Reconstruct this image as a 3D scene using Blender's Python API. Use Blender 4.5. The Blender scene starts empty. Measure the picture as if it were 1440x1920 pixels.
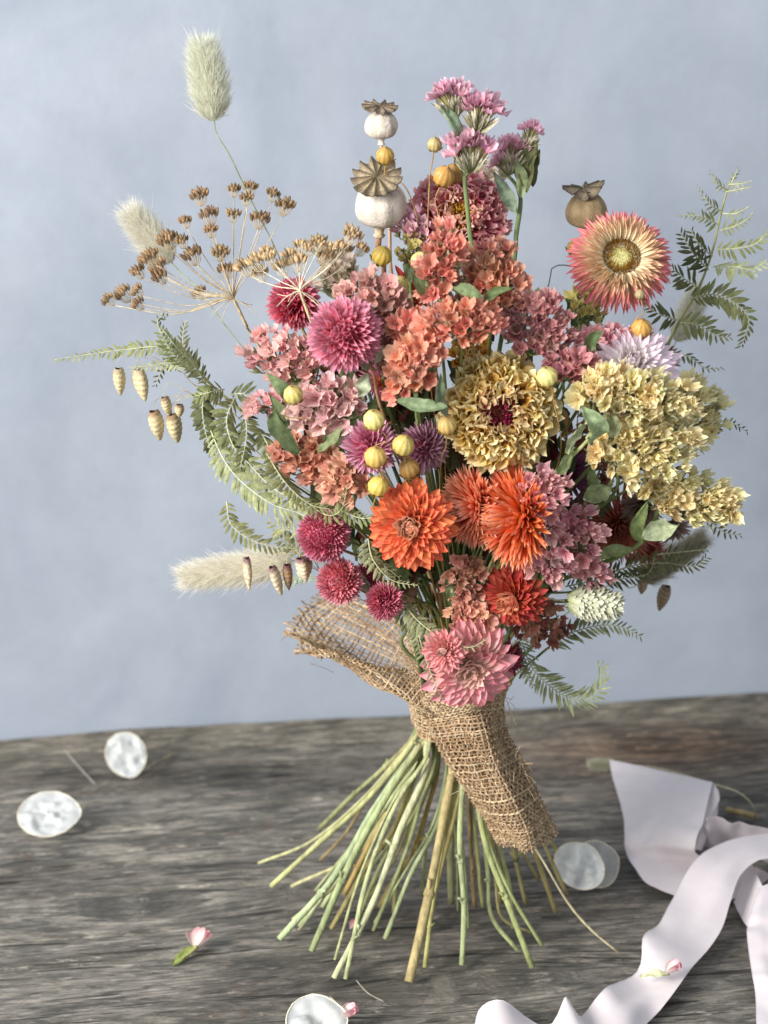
import bpy, math, random
import numpy as np
from mathutils import Matrix, Vector

random.seed(7)
rng = np.random.default_rng(7)
scene = bpy.context.scene
COL = scene.collection
R = math.radians

# ------------------------------------------------------------------ camera
PITCH = R(18.0); CAM_L = 1.05; CAM_H = 0.564; FPX = 4400.0
cam_d = bpy.data.cameras.new('camera'); cam = bpy.data.objects.new('camera', cam_d); COL.objects.link(cam)
cam.location = (0, -CAM_L, CAM_H); cam.rotation_euler = (math.pi/2 - PITCH, 0, 0)
cam_d.sensor_fit = 'VERTICAL'; cam_d.sensor_height = 36.0; cam_d.sensor_width = 27.0
cam_d.lens = FPX/1920*36.0; cam_d.clip_start = 0.05; cam_d.clip_end = 50
cam_d.dof.use_dof = True; cam_d.dof.focus_distance = 1.065; cam_d.dof.aperture_fstop = 9.5
scene.camera = cam

# ------------------------------------------------------------------ light
world = bpy.data.worlds.new("World"); scene.world = world; world.use_nodes = True
bg = world.node_tree.nodes['Background']; bg.inputs[0].default_value = (0.84, 0.92, 1.0, 1); bg.inputs[1].default_value = 0.52
def area(name, loc, target, sx, sy, power, col):
    l = bpy.data.lights.new(name, 'AREA'); l.shape = 'RECTANGLE'; l.size = sx; l.size_y = sy
    l.energy = power; l.color = col
    o = bpy.data.objects.new(name, l); COL.objects.link(o); o.location = loc
    o.rotation_euler = (Vector(target)-Vector(loc)).to_track_quat('-Z', 'Y').to_euler()
    return o
area('window_light', (-1.42, -1.30, 0.98), (0.02, 0.02, 0.2), 0.85, 1.0, 79.0, (1.0, 0.955, 0.90))
area('room_light', (-0.3, -0.6, 2.2), (0.0, 0.1, 0.1), 1.6, 1.2, 8.0, (0.86, 0.93, 1.0))
vs = scene.view_settings; vs.view_transform = 'Standard'; vs.look = 'None'; vs.exposure = 0.0; vs.gamma = 1.0

# ------------------------------------------------------------------ pixels to places
cp, sp = math.cos(PITCH), math.sin(PITCH)
CAMP = np.array([0, -CAM_L, CAM_H])
def ray(px, py):
    return np.array([(px-720)/FPX, cp + sp*(960-py)/FPX, -sp + cp*(960-py)/FPX])
def P(px, py, y):                       # point of the plane y=const seen at this pixel
    d = ray(px, py); return CAMP + d*((y+CAM_L)/d[1])
def T(px, py, z=0.0):                   # point at height z seen at this pixel
    d = ray(px, py); return CAMP + d*((z-CAM_H)/d[2])
def mm(px): return px/4000.0            # pixel length to metres at the bouquet
def D(px, py, b=0.0):                   # depth of the bouquet's front surface
    q = 1-((px-880)/480.0)**2-((py-790)/600.0)**2
    return 0.045-0.105*math.sqrt(max(q, 0.0))+b
def PD(px, py, b=0.0): return P(px, py, D(px, py, b))
CORE = P(870, 1000, 0.04)
def nrm(v): v = np.asarray(v, float); return v/(np.linalg.norm(v)+1e-12)
def out(p, toward=0.6):                 # facing direction: away from the bouquet's core and a bit to the front
    return nrm(nrm(p-CORE)+np.array([0, -toward, 0.05]))
BIND = P(858, 1332, 0.015)

# ------------------------------------------------------------------ colours
def C(h):
    v = [int(h[i:i+2], 16)/255 for i in (0, 2, 4)]
    return np.array([x/12.92 if x <= .04045 else ((x+.055)/1.055)**2.4 for x in v])
def ramp(stops, t):
    ts = [s[0] for s in stops]; cs = np.array([s[1] for s in stops])
    t = np.asarray(t, float)
    return np.stack([np.interp(t, ts, cs[:, k]) for k in range(3)], -1)

# ------------------------------------------------------------------ mesh builder
class MB:
    def __init__(s): s.v = []; s.c = []; s.q = []; s.t = []; s.n = 0
    def add(s, V, Cc, q=None, t=None):
        V = np.asarray(V, float).reshape(-1, 3); Cc = np.asarray(Cc, float)
        if Cc.ndim == 1: Cc = np.tile(Cc, (len(V), 1))
        s.v.append(V); s.c.append(Cc.reshape(-1, 3))
        if q is not None and len(q): s.q.append(np.asarray(q, int)+s.n)
        if t is not None and len(t): s.t.append(np.asarray(t, int)+s.n)
        s.n += len(V)
    def grid(s, Pt, Cc, close=False):
        n, m = Pt.shape[:2]
        i = np.arange(n-1)[:, None]; j = np.arange(m if close else m-1)[None, :]; j2 = (j+1) % m
        q = np.stack([i*m+j+0*j, i*m+j2, (i+1)*m+j2, (i+1)*m+j+0*j2], -1).reshape(-1, 4)
        Cc = np.asarray(Cc, float)
        if Cc.ndim == 3: Cc = Cc.reshape(-1, 3)
        s.add(Pt.reshape(-1, 3), Cc, q=q)
    def tube(s, path, rad, sides=6, col=(0.5, .5, .5), cap=True):
        path = np.asarray(path, float); n = len(path)
        rad = np.broadcast_to(np.asarray(rad, float), (n,))
        tg = np.gradient(path, axis=0); tg /= (np.linalg.norm(tg, axis=1, keepdims=True)+1e-12)
        u = np.cross(tg[0], [0.3, 0.5, 0.8]); 
        if np.linalg.norm(u) < 1e-3: u = np.cross(tg[0], [1, 0, 0])
        u = nrm(u); a = np.linspace(0, 2*math.pi, sides, endpoint=False)
        rings = np.empty((n, sides, 3))
        for i in range(n):
            u = nrm(u-tg[i]*np.dot(u, tg[i])); w = np.cross(tg[i], u)
            rings[i] = path[i]+rad[i]*(np.cos(a)[:, None]*u+np.sin(a)[:, None]*w)
        col = np.asarray(col, float)
        if col.ndim == 2: col = np.repeat(col[:, None, :], sides, 1)
        n0 = s.n
        s.grid(rings, col, close=True)
        if cap and sides > 4:
            f = np.array([[n0+(n-1)*sides, n0+(n-1)*sides+k, n0+(n-1)*sides+k+1] for k in range(1, sides-1)])
            s.t.append(f); f2 = np.array([[n0, n0+k+1, n0+k] for k in range(1, sides-1)]); s.t.append(f2)
    def inst(s, src, mats, pos, mult=None):   # copy the geometry of another builder k times: mats (k,3,3), pos (k,3)
        V, Cc, q, t = src.arrays(); k = len(pos); n = len(V)
        W = np.einsum('kij,nj->kni', mats, V)+pos[:, None, :]
        CC = np.tile(Cc[None], (k, 1, 1))
        if mult is not None:
            mult = np.asarray(mult); mult = mult[:, None, None] if mult.ndim == 1 else mult[:, None, :]
            CC = CC*mult
        off = (np.arange(k)*n)[:, None, None]
        s.add(W.reshape(-1, 3), CC.reshape(-1, 3), q=(q[None]+off).reshape(-1, 4) if len(q) else None,
              t=(t[None]+off).reshape(-1, 3) if len(t) else None)
    def arrays(s):
        return (np.concatenate(s.v), np.concatenate(s.c), np.concatenate(s.q) if s.q else np.zeros((0, 4), int),
                np.concatenate(s.t) if s.t else np.zeros((0, 3), int))
    def mesh(s, name, mat, origin=(0, 0, 0), smooth=True):
        V, Cc, q, t = s.arrays(); V = V-np.asarray(origin)
        me = bpy.data.meshes.new(name); me.vertices.add(len(V)); me.vertices.foreach_set('co', V.astype(np.float32).ravel())
        loops = np.concatenate([q.ravel(), t.ravel()]).astype(np.int32)
        me.loops.add(len(loops)); me.loops.foreach_set('vertex_index', loops)
        st = np.concatenate([np.arange(len(q))*4, len(q)*4+np.arange(len(t))*3]).astype(np.int32)
        me.polygons.add(len(st)); me.polygons.foreach_set('loop_start', st)
        try: me.polygons.foreach_set('loop_total', np.concatenate([np.full(len(q), 4), np.full(len(t), 3)]).astype(np.int32))
        except Exception: pass
        me.polygons.foreach_set('use_smooth', np.full(len(st), smooth, dtype=bool))
        me.update(calc_edges=True)
        ca = me.color_attributes.new('Col', 'FLOAT_COLOR', 'POINT')
        ca.data.foreach_set('color', np.concatenate([Cc, np.ones((len(V), 1))], 1).astype(np.float32).ravel())
        if mat: me.materials.append(mat)
        return me

def link(name, me, parent=None, mat4=None):
    o = bpy.data.objects.new(name, me); COL.objects.link(o)
    if parent: o.parent = parent
    if mat4 is not None: o.matrix_basis = Matrix([list(r) for r in mat4])
    return o
def thing(name, label, cat, base, group=None):
    o = bpy.data.objects.new(name, None); COL.objects.link(o); o.location = base
    o.empty_display_size = 0.01; o['label'] = label; o['category'] = cat
    if group: o['group'] = group
    return o
def part(name, mb, mat, th, kind=None, smooth=True):      # geometry given in world space, stored relative to its thing
    o = link(name, mb.mesh(name, mat, origin=np.array(th.location) if th else (0, 0, 0), smooth=smooth), th)
    if kind: o['kind'] = kind
    return o
def place(name, me, th, X, Y, Z, pos, s=1.0, sx=None):     # a shared mesh placed by its axes
    b = np.array(th.location); sx = s if sx is None else sx
    m = np.eye(4); m[:3, 0] = X*sx; m[:3, 1] = Y*s; m[:3, 2] = Z*s; m[:3, 3] = pos-b
    return link(name, me, th, m)

def catmull(pts, n):
    pts = np.asarray(pts, float)
    if len(pts) == 2: return pts[0]+(pts[1]-pts[0])*np.linspace(0, 1, n)[:, None]
    d = np.concatenate([[0], np.cumsum(np.linalg.norm(np.diff(pts, axis=0), axis=1)**.5)]); d /= d[-1]
    e0 = 2*pts[0]-pts[1]; e1 = 2*pts[-1]-pts[-2]; q = np.concatenate([[e0], pts, [e1]])
    k = len(pts)-1; res = []
    for x in np.linspace(0, 1, n):
        i = min(int(np.searchsorted(d, x, side='right')-1), k-1); u = (x-d[i])/(d[i+1]-d[i]+1e-12)
        p0, p1, p2, p3 = q[i], q[i+1], q[i+2], q[i+3]
        res.append(.5*((2*p1)+(-p0+p2)*u+(2*p0-5*p1+4*p2-p3)*u*u+(-p0+3*p1-3*p2+p3)*u**3))
    return np.array(res)
def vnoise(x, y, seed=0):               # smooth value noise
    r = np.random.default_rng(seed); g = r.random((256, 256))
    xi = np.floor(x).astype(int); yi = np.floor(y).astype(int); fx = x-xi; fy = y-yi
    fx = fx*fx*(3-2*fx); fy = fy*fy*(3-2*fy)
    a = g[xi % 256, yi % 256]; b = g[(xi+1) % 256, yi % 256]; c = g[xi % 256, (yi+1) % 256]; d = g[(xi+1) % 256, (yi+1) % 256]
    return (a*(1-fx)+b*fx)*(1-fy)+(c*(1-fx)+d*fx)*fy
def frame(A, roll=0.0):
    A = nrm(A); U = np.cross([0.05, 0.1, 1.0], A)
    if np.linalg.norm(U) < 1e-3: U = np.array([1., 0, 0])
    U = nrm(U); V = np.cross(A, U); c, s = math.cos(roll), math.sin(roll)
    return U*c+V*s, -U*s+V*c, A

# ------------------------------------------------------------------ materials
def material(name, rough=0.7, transl=0.0, rnd=0.0, fine=0.15, fscale=900.0, bump=0.0, bscale=1500.0, spec=0.3, sheen=0.0, alpha=None, tint=(1, 1, 1), stretch=None):
    m = bpy.data.materials.new(name); m.use_nodes = True; nt = m.node_tree; N = nt.nodes; L = nt.links
    N.clear(); o = N.new('ShaderNodeOutputMaterial'); b = N.new('ShaderNodeBsdfPrincipled')
    at = N.new('ShaderNodeAttribute'); at.attribute_name = 'Col'
    col = at.outputs['Color']
    tc = N.new('ShaderNodeTexCoord'); vec = tc.outputs['Object']
    if stretch:
        mp = N.new('ShaderNodeMapping'); mp.inputs['Scale'].default_value = stretch; L.new(vec, mp.inputs[0]); vec = mp.outputs[0]
    if fine:
        nz = N.new('ShaderNodeTexNoise'); nz.inputs['Scale'].default_value = fscale; nz.inputs['Detail'].default_value = 3; L.new(vec, nz.inputs['Vector'])
        mr = N.new('ShaderNodeMapRange'); mr.inputs[1].default_value = .3; mr.inputs[2].default_value = .7
        mr.inputs[3].default_value = 1-fine; mr.inputs[4].default_value = 1+fine; L.new(nz.outputs[0], mr.inputs[0])
        mx = N.new('ShaderNodeVectorMath'); mx.operation = 'SCALE'; L.new(col, mx.inputs[0]); L.new(mr.outputs[0], mx.inputs['Scale']); col = mx.outputs[0]
    if rnd:
        oi = N.new('ShaderNodeObjectInfo'); hs = N.new('ShaderNodeHueSaturation')
        a = N.new('ShaderNodeMapRange'); a.inputs[3].default_value = .5-rnd*.035; a.inputs[4].default_value = .5+rnd*.035; L.new(oi.outputs['Random'], a.inputs[0]); L.new(a.outputs[0], hs.inputs['Hue'])
        w = N.new('ShaderNodeTexWhiteNoise'); w.noise_dimensions = '1D'; L.new(oi.outputs['Random'], w.inputs['W'])
        v = N.new('ShaderNodeMapRange'); v.inputs[3].default_value = 1-rnd*.55; v.inputs[4].default_value = 1+rnd*.4; L.new(w.outputs['Value'], v.inputs[0]); L.new(v.outputs[0], hs.inputs['Value'])
        L.new(col, hs.inputs['Color']); col = hs.outputs[0]
    L.new(col, b.inputs['Base Color']); b.inputs['Roughness'].default_value = rough
    b.inputs['Specular IOR Level'].default_value = spec
    if sheen: b.inputs['Sheen Weight'].default_value = sheen
    if bump:
        n2 = N.new('ShaderNodeTexNoise'); n2.inputs['Scale'].default_value = bscale; n2.inputs['Detail'].default_value = 4; L.new(vec, n2.inputs['Vector'])
        bp = N.new('ShaderNodeBump'); bp.inputs['Strength'].default_value = bump; bp.inputs['Distance'].default_value = .0006; L.new(n2.outputs[0], bp.inputs['Height']); L.new(bp.outputs[0], b.inputs['Normal'])
    sh = b.outputs[0]
    if transl:
        t = N.new('ShaderNodeBsdfTranslucent'); L.new(col, t.inputs[0]); ms = N.new('ShaderNodeMixShader'); ms.inputs[0].default_value = transl
        L.new(sh, ms.inputs[1]); L.new(t.outputs[0], ms.inputs[2]); sh = ms.outputs[0]
    if alpha is not None:
        tr = N.new('ShaderNodeBsdfTransparent'); ms = N.new('ShaderNodeMixShader'); ms.inputs[0].default_value = alpha
        L.new(tr.outputs[0], ms.inputs[1]); L.new(sh, ms.inputs[2]); sh = ms.outputs[0]
    L.new(sh, o.inputs[0]); return m
M_PETAL = material('dry_petal', rough=.62, transl=.28, rnd=.28, fine=.12, fscale=1400, spec=.3)
M_PAPER = material('papery_petal', rough=.7, transl=.32, rnd=.42, fine=.16, fscale=700, bump=.35, bscale=900, spec=.2)
M_LEAF = material('dry_leaf', rough=.65, transl=.2, rnd=.3, fine=.28, fscale=450, bump=.5, bscale=1200)
M_STEM = material('plant_stem', rough=.75, spec=.2, fine=.30, fscale=320, bump=.9, bscale=900, stretch=(1, 1, .25))
M_FUZZ = material('fine_hair', rough=.8, transl=.5, fine=.05, fscale=300, spec=.15)
M_SEED = material('dry_seed', rough=.6, fine=.35, fscale=1200, bump=.5, bscale=1500, rnd=.2)
M_POD = material('chalky_pod', rough=.8, fine=.20, fscale=230, bump=.8, bscale=700, spec=.25)
M_FLAX = material('flax_capsule', rough=.42, fine=.12, fscale=900, bump=.3, bscale=900, spec=.45, rnd=.3)
M_JUTE = material('jute_thread', rough=.9, fine=.4, fscale=500, bump=.8, bscale=1600, spec=.15)
M_SILK = material('silk_ribbon', rough=.42, transl=.12, fine=.03, fscale=120, bump=.05, bscale=2500, spec=.35, sheen=.3)
M_COIN = material('silvery_seed_disc', rough=.32, transl=.35, fine=.06, fscale=300, bump=.3, bscale=260, spec=.6, alpha=.80)
# ------------------------------------------------------------------ wall and table
eL = T(0, 1374, 0.0); eR = T(1440, 1288, 0.0)          # far edge of the table top
ex = nrm(eR-eL); ey = np.array([-ex[1], ex[0], 0.0])    # along the edge, and away from the camera
def build_wall():
    m = bpy.data.materials.new('painted_plaster'); m.use_nodes = True; nt = m.node_tree; N = nt.nodes; L = nt.links; b = N['Principled BSDF']
    tc = N.new('ShaderNodeTexCoord')
    n1 = N.new('ShaderNodeTexNoise'); n1.inputs['Scale'].default_value = 6.5; n1.inputs['Detail'].default_value = 6; n1.inputs['Roughness'].default_value = .6; n1.inputs['Distortion'].default_value = .6
    n2 = N.new('ShaderNodeTexNoise'); n2.inputs['Scale'].default_value = 22; n2.inputs['Detail'].default_value = 8; n2.inputs['Roughness'].default_value = .7
    L.new(tc.outputs['Object'], n1.inputs[0]); L.new(tc.outputs['Object'], n2.inputs[0])
    r1 = N.new('ShaderNodeValToRGB'); r1.color_ramp.elements[0].position = .32; r1.color_ramp.elements[1].position = .68
    r1.color_ramp.elements[0].color = (*C('9ba4b2'), 1); r1.color_ramp.elements[1].color = (*C('aeb6c2'), 1)
    L.new(n1.outputs[0], r1.inputs[0])
    r2 = N.new('ShaderNodeMapRange'); r2.inputs[1].default_value = .3; r2.inputs[2].default_value = .7; r2.inputs[3].default_value = .93; r2.inputs[4].default_value = 1.05
    L.new(n2.outputs[0], r2.inputs[0])
    mx = N.new('ShaderNodeVectorMath'); mx.operation = 'SCALE'; L.new(r1.outputs[0], mx.inputs[0]); L.new(r2.outputs[0], mx.inputs['Scale'])
    L.new(mx.outputs[0], b.inputs['Base Color']); b.inputs['Roughness'].default_value = .75; b.inputs['Specular IOR Level'].default_value = .25
    bp = N.new('ShaderNodeBump'); bp.inputs['Strength'].default_value = .25; bp.inputs['Distance'].default_value = .003; L.new(n2.outputs[0], bp.inputs['Height']); L.new(bp.outputs[0], b.inputs['Normal'])
    mb = MB(); o0 = eL+ey*0.055
    s = np.linspace(-1.2, 1.8, 61); z = np.linspace(-.6, 1.7, 47); S, Z = np.meshgrid(s, z)
    h = (vnoise(S*5+9, Z*5+3, 3)-.5)*.006+(vnoise(S*17+9, Z*17+3, 4)-.5)*.0016
    Pt = o0[None, None]+ex*S[..., None]+ey*h[..., None]; Pt[..., 2] = Z
    mb.grid(Pt, C('a0aec8')); w = part('wall', mb, m, None); w['kind'] = 'structure'
    mb = MB(); mb.grid(Pt[::23, ::30]+ey*0.12, C('a0aec8'))
build_wall()

def build_table():
    nx, ny = 620, 560
    s = np.linspace(-.22, .82, nx); d = np.concatenate([np.linspace(-.62, -.43, 60), np.linspace(-.4285, 0, ny-60)])
    S, Dd = np.meshgrid(s, d, indexing='ij')
    # grain coordinate: flows round two knots
    G = Dd.copy(); wob = (vnoise(S*4+20, Dd*6+4, 11)-.5)*.010+(vnoise(S*12, Dd*30, 12)-.5)*.002
    for kp, a, w in ((T(470, 1452), .016, .035), (T(270, 1690), .010, .05), (T(1235, 1385), .018, .05), (T(880, 1840), .007, .05)):
        rel = kp-eL; ks, kd = float(rel@ex), float(rel@ey)
        g = np.exp(-((S-ks)/(w*1.5))**2-((Dd-kd)/(w*.55))**2)
        G = G-g*(Dd-kd)*.75-np.sign(Dd-kd)*g*a*.25
    G = G+wob
    def st(fx, fy, sd): return vnoise(S*fx+sd*3.1, G*fy+sd*7.7, sd)
    hgt = (st(14, 260, 21)-.5)*.0007+(st(30, 620, 22)-.5)*.0006+(st(6, 90, 23)-.5)*.0014
    crk = st(9, 330, 24); hgt -= np.clip(.24-crk, 0, 1)*.010
    crk2 = st(4, 130, 27); hgt -= np.clip(.12-crk2, 0, 1)*.02
    hgt -= np.clip(Dd+.006+(vnoise(S*12, Dd*0, 5)-.5)*.004, 0, 1)*.8
    Pt = eL[None, None]+ex*S[..., None]+ey*Dd[..., None]
    Pt[..., 2] = hgt-.0012
    m = bpy.data.materials.new('weathered_wood'); m.use_nodes = True; nt = m.node_tree; N = nt.nodes; L = nt.links; b = N['Principled BSDF']
    at = N.new('ShaderNodeAttribute'); at.attribute_name = 'grain'
    def noise(sc, det, rg, dist=0):
        mp = N.new('ShaderNodeMapping'); mp.inputs['Scale'].default_value = sc; L.new(at.outputs['Vector'], mp.inputs[0])
        n = N.new('ShaderNodeTexNoise'); n.inputs['Scale'].default_value = 1; n.inputs['Detail'].default_value = det; n.inputs['Roughness'].default_value = rg; n.inputs['Distortion'].default_value = dist
        L.new(mp.outputs[0], n.inputs[0]); return n.outputs[0]
    def mp(x, a, b_, c, d_):
        r = N.new('ShaderNodeMapRange'); r.inputs[1].default_value = a; r.inputs[2].default_value = b_; r.inputs[3].default_value = c; r.inputs[4].default_value = d_; L.new(x, r.inputs[0]); return r.outputs[0]
    def mix(f, a, b_):
        r = N.new('ShaderNodeMix'); r.data_type = 'RGBA'; L.new(f, r.inputs[0])
        for k, v in ((6, a), (7, b_)):
            if isinstance(v, str): r.inputs[k].default_value = (*C(v), 1)
            else: L.new(v, r.inputs[k])
        return r.outputs[2]
    big = noise((11, 42, 1), 7, .72, .6); streak = noise((52, 330, 1), 7, .74, .25); fine = noise((70, 1500, 1), 4, .7); pale = noise((60, 290, 4), 8, .78, .35); crack = noise((12, 230, 7), 3, .5, .15); blot = noise((26, 80, 13), 8, .75, .8)
    spots = noise((45, 120, 9), 5, .7, 1.0)
    c0 = mix(mp(big, .42, .58, 0, 1), '57544e', 'a29c92')
    c1 = mix(mp(streak, .40, .60, 0, 1), '403f3b', c0)
    c2 = mix(mp(pale, .55, .64, 0, .8), c1, 'bbb4a8')
    c3 = mix(mp(fine, .40, .62, .0, .35), c2, '8f897e')
    c4 = mix(mp(spots, .60, .70, 0, .5), c3, '6b4a3c')
    c4 = mix(mp(blot, .52, .62, 0, .6), c4, '3f403d'); c4 = mix(mp(blot, .47, .38, 0, .35), c4, 'a39c90')
    c4 = mix(mp(crack, .61, .64, 0, .75), c4, '1f1d1a')
    warm = N.new('ShaderNodeAttribute'); warm.attribute_name = 'Col'
    mx = N.new('ShaderNodeMix'); mx.data_type = 'RGBA'; mx.blend_type = 'MULTIPLY'; mx.inputs[0].default_value = 1; L.new(c4, mx.inputs[6]); L.new(warm.outputs['Color'], mx.inputs[7])
    L.new(mx.outputs[2], b.inputs['Base Color']); b.inputs['Roughness'].default_value = .72; b.inputs['Specular IOR Level'].default_value = .35
    bp = N.new('ShaderNodeBump'); bp.inputs['Strength'].default_value = .6; bp.inputs['Distance'].default_value = .0006; L.new(streak, bp.inputs['Height'])
    bp2 = N.new('ShaderNodeBump'); bp2.inputs['Strength'].default_value = .5; bp2.inputs['Distance'].default_value = .0004; L.new(fine, bp2.inputs['Height']); L.new(bp.outputs[0], bp2.inputs['Normal']); L.new(bp2.outputs[0], b.inputs['Normal'])
    # broad stains of the wood: browner strip on the right at the back, darker centre, knots
    tint = np.ones(S.shape+(3,))
    far = np.clip(1+Dd/.10, 0, 1)
    rel = T(1250, 1400)-eL; g = np.exp(-((S-rel@ex)/.10)**2-((Dd-rel@ey)/.04)**2)
    tint *= 1-g[..., None]*(1-np.array([.72, .52, .40]))
    tint *= 1+far[..., None]*(np.array([.98, .93, .80])-1)*.8
    for kp, w in ((T(470, 1450), .016), (T(110, 1450), .022), (T(330, 1448), .022), (T(640, 1455), .026), (T(60, 1650), .02), (T(520, 1860), .03), (T(1320, 1500), .06), (T(950, 1700), .06)):
        rel = kp-eL; g = np.exp(-((S-rel@ex)/(w*1.9))**2-((Dd-rel@ey)/w)**2)*(.55+.9*vnoise(S*60, G*260, 33)); tint *= 1-np.clip(g, 0, 1)[..., None]*np.array([.40, .42, .42])
    mb = MB(); mb.grid(Pt, tint)
    # back and side skirts give the board its thickness
    th = thing('wooden_table', 'weathered grey wooden table top with rough grain, knots and cracks under the bouquet', 'table', tuple(T(720, 1700, -.04)))
    me = mb.mesh('board', m, origin=np.array(th.location))
    ga = me.attributes.new('grain', 'FLOAT_VECTOR', 'POINT'); ga.data.foreach_set('vector', np.stack([S, G, 0*S], -1).astype(np.float32).ravel())
    link('board', me, th)
    sk = MB()
    for a, bb in ((Pt[:, -1], 1), (Pt[0], 1), (Pt[-1], 1), (Pt[:, 0], 1)):
        lo = a.copy(); lo[:, 2] = -.045; g = np.stack([a, lo]); sk.grid(g, C('8a8070'))
    me2 = sk.mesh('board_edge', m, origin=np.array(th.location))
    V = np.concatenate(sk.v); ga = me2.attributes.new('grain', 'FLOAT_VECTOR', 'POINT'); ga.data.foreach_set('vector', np.stack([V[:, 0], V[:, 2], V[:, 1]], -1).astype(np.float32).ravel())
    link('board_edge', me2, th)
build_table()
# ------------------------------------------------------------------ stems
# (pixel path below the binding, end on the table), half width in pixels, colour
LOW = [
 ([(789, 1400), (709, 1505), (626, 1644), (524, 1760)], 7.0, 'a3bd98'),
 ([(785, 1400), (733, 1479), (660, 1610), (584, 1783)], 7.0, '8fa67c'),
 ([(800, 1440), (752, 1552), (700, 1690), (626, 1834)], 7.0, 'c5ccab'),
 ([(849, 1435), (832, 1532), (800, 1697), (767, 1841)], 10.0, 'a08a62'),
 ([(893, 1469), (910, 1580), (947, 1680), (998, 1814)], 6.5, '8d9f68'),
 ([(888, 1460), (905, 1560), (915, 1640), (922, 1719), (971, 1782)], 5.0, '9dad7c'),
 ([(868, 1460), (862, 1580), (870, 1700), (866, 1809)], 6.5, '93a882'),
 ([(775, 1390), (689, 1498), (600, 1578), (509, 1661)], 6.0, 'b2b985'),
 ([(850, 1450), (845, 1570), (846, 1693)], 8.5, '7f8a66'),
 ([(772, 1385), (720, 1440), (660, 1493), (599, 1554)], 5.5, '8a9468'),
 ([(812, 1440), (770, 1560), (745, 1650), (738, 1712)], 5.0, '7d7b4a'),
 ([(790, 1420), (770, 1469), (735, 1560), (690, 1620), (621, 1741)], 5.5, '8c7d4e'),
 ([(960, 1480), (1000, 1590), (1042, 1710)], 5.5, '8d7648'),
 ([(800, 1420), (747, 1500), (690, 1640), (648, 1836)], 5.0, 'a3b188'),
 ([(940, 1470), (965, 1600), (986, 1693)], 5.5, '6d6845'),
 ([(800, 1405), (740, 1500), (700, 1570), (646, 1676)], 5.5, 'a37d3e'),
 ([(900, 1480), (920, 1580), (937, 1693)], 5.0, '9b8757'),
 ([(985, 1480), (1020, 1580), (1063, 1678)], 5.0, 'a09064'),
 ([(795, 1400), (730, 1490), (660, 1600), (561, 1744)], 4.0, 'aab592'),
 ([(860, 1440), (835, 1560), (812, 1690), (797, 1814)], 5.0, 'a5a363'),
 ([(820, 1440), (800, 1520), (775, 1600), (745, 1640), (712, 1700)], 6.0, 'a5823f'),
 ([(880, 1450), (879, 1520), (884, 1600), (890, 1700)], 5.0, '6e4335'),
 ([(770, 1390), (700, 1480), (650, 1560), (601, 1612)], 4.0, '8c6a50'),
 ([(782, 1405), (735, 1500), (670, 1600), (546, 1662)], 4.0, 'c0bd94'),
 ([(935, 1500), (1003, 1590), (1063, 1690), (1110, 1745), (1161, 1787)], 2.6, 'b9ad94'),
 ([(840, 1440), (828, 1500), (800, 1580), (790, 1680)], 4.5, 'b7c19c'),
 ([(805, 1400), (755, 1470), (690, 1560), (605, 1700)], 5.0, '98ab84'),
 ([(880, 1470), (895, 1600), (905, 1700)], 4.5, 'a9ac6e'),
 ([(850, 1460), (868, 1600), (878, 1740)], 4.5, '6f7f58'),
 ([(965, 1460), (1010, 1540), (1072, 1640)], 4.0, '87895a'),
 ([(820, 1430), (780, 1520), (720, 1610), (668, 1730)], 4.5, '93a070'),
 ([(815, 1430), (790, 1500), (760, 1600), (700, 1745)], 4.5, '7f9069'),
 ([(870, 1440), (850, 1540), (822, 1650), (805, 1740)], 4.5, '8a7446'),
 ([(838, 1440), (822, 1540), (770, 1640), (722, 1760)], 5.0, '9cb08a'),
 ([(905, 1460), (930, 1560), (955, 1660), (962, 1740)], 4.5, '8f9a68'),
 ([(790, 1410), (745, 1480), (700, 1560), (630, 1640)], 4.5, 'a8b78c'),
 ([(925, 1460), (960, 1560), (1010, 1650)], 4.0, '9a8a58'),
]
for _k in (0, 1, 7, 4, 11, 13, 31, 33, 26, 16, 28, 5):      # slimmer neighbours beside the main stems
    _p, _r, _c = LOW[_k]; _d = random.choice((-1, 1))*random.uniform(10, 20); _n = len(_p)
    LOW.append(([(x+_d*(i+.4)/_n*1.5, y+(0 if i < _n-1 else random.uniform(-50, -15))) for i, (x, y) in enumerate(_p)], max(2.6, _r*.6), random.choice(['b9bd90', 'a8b084', 'c6c29a', '9a8f5c', _c])))
LOWI = [0]; BINDN = [0]
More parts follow.
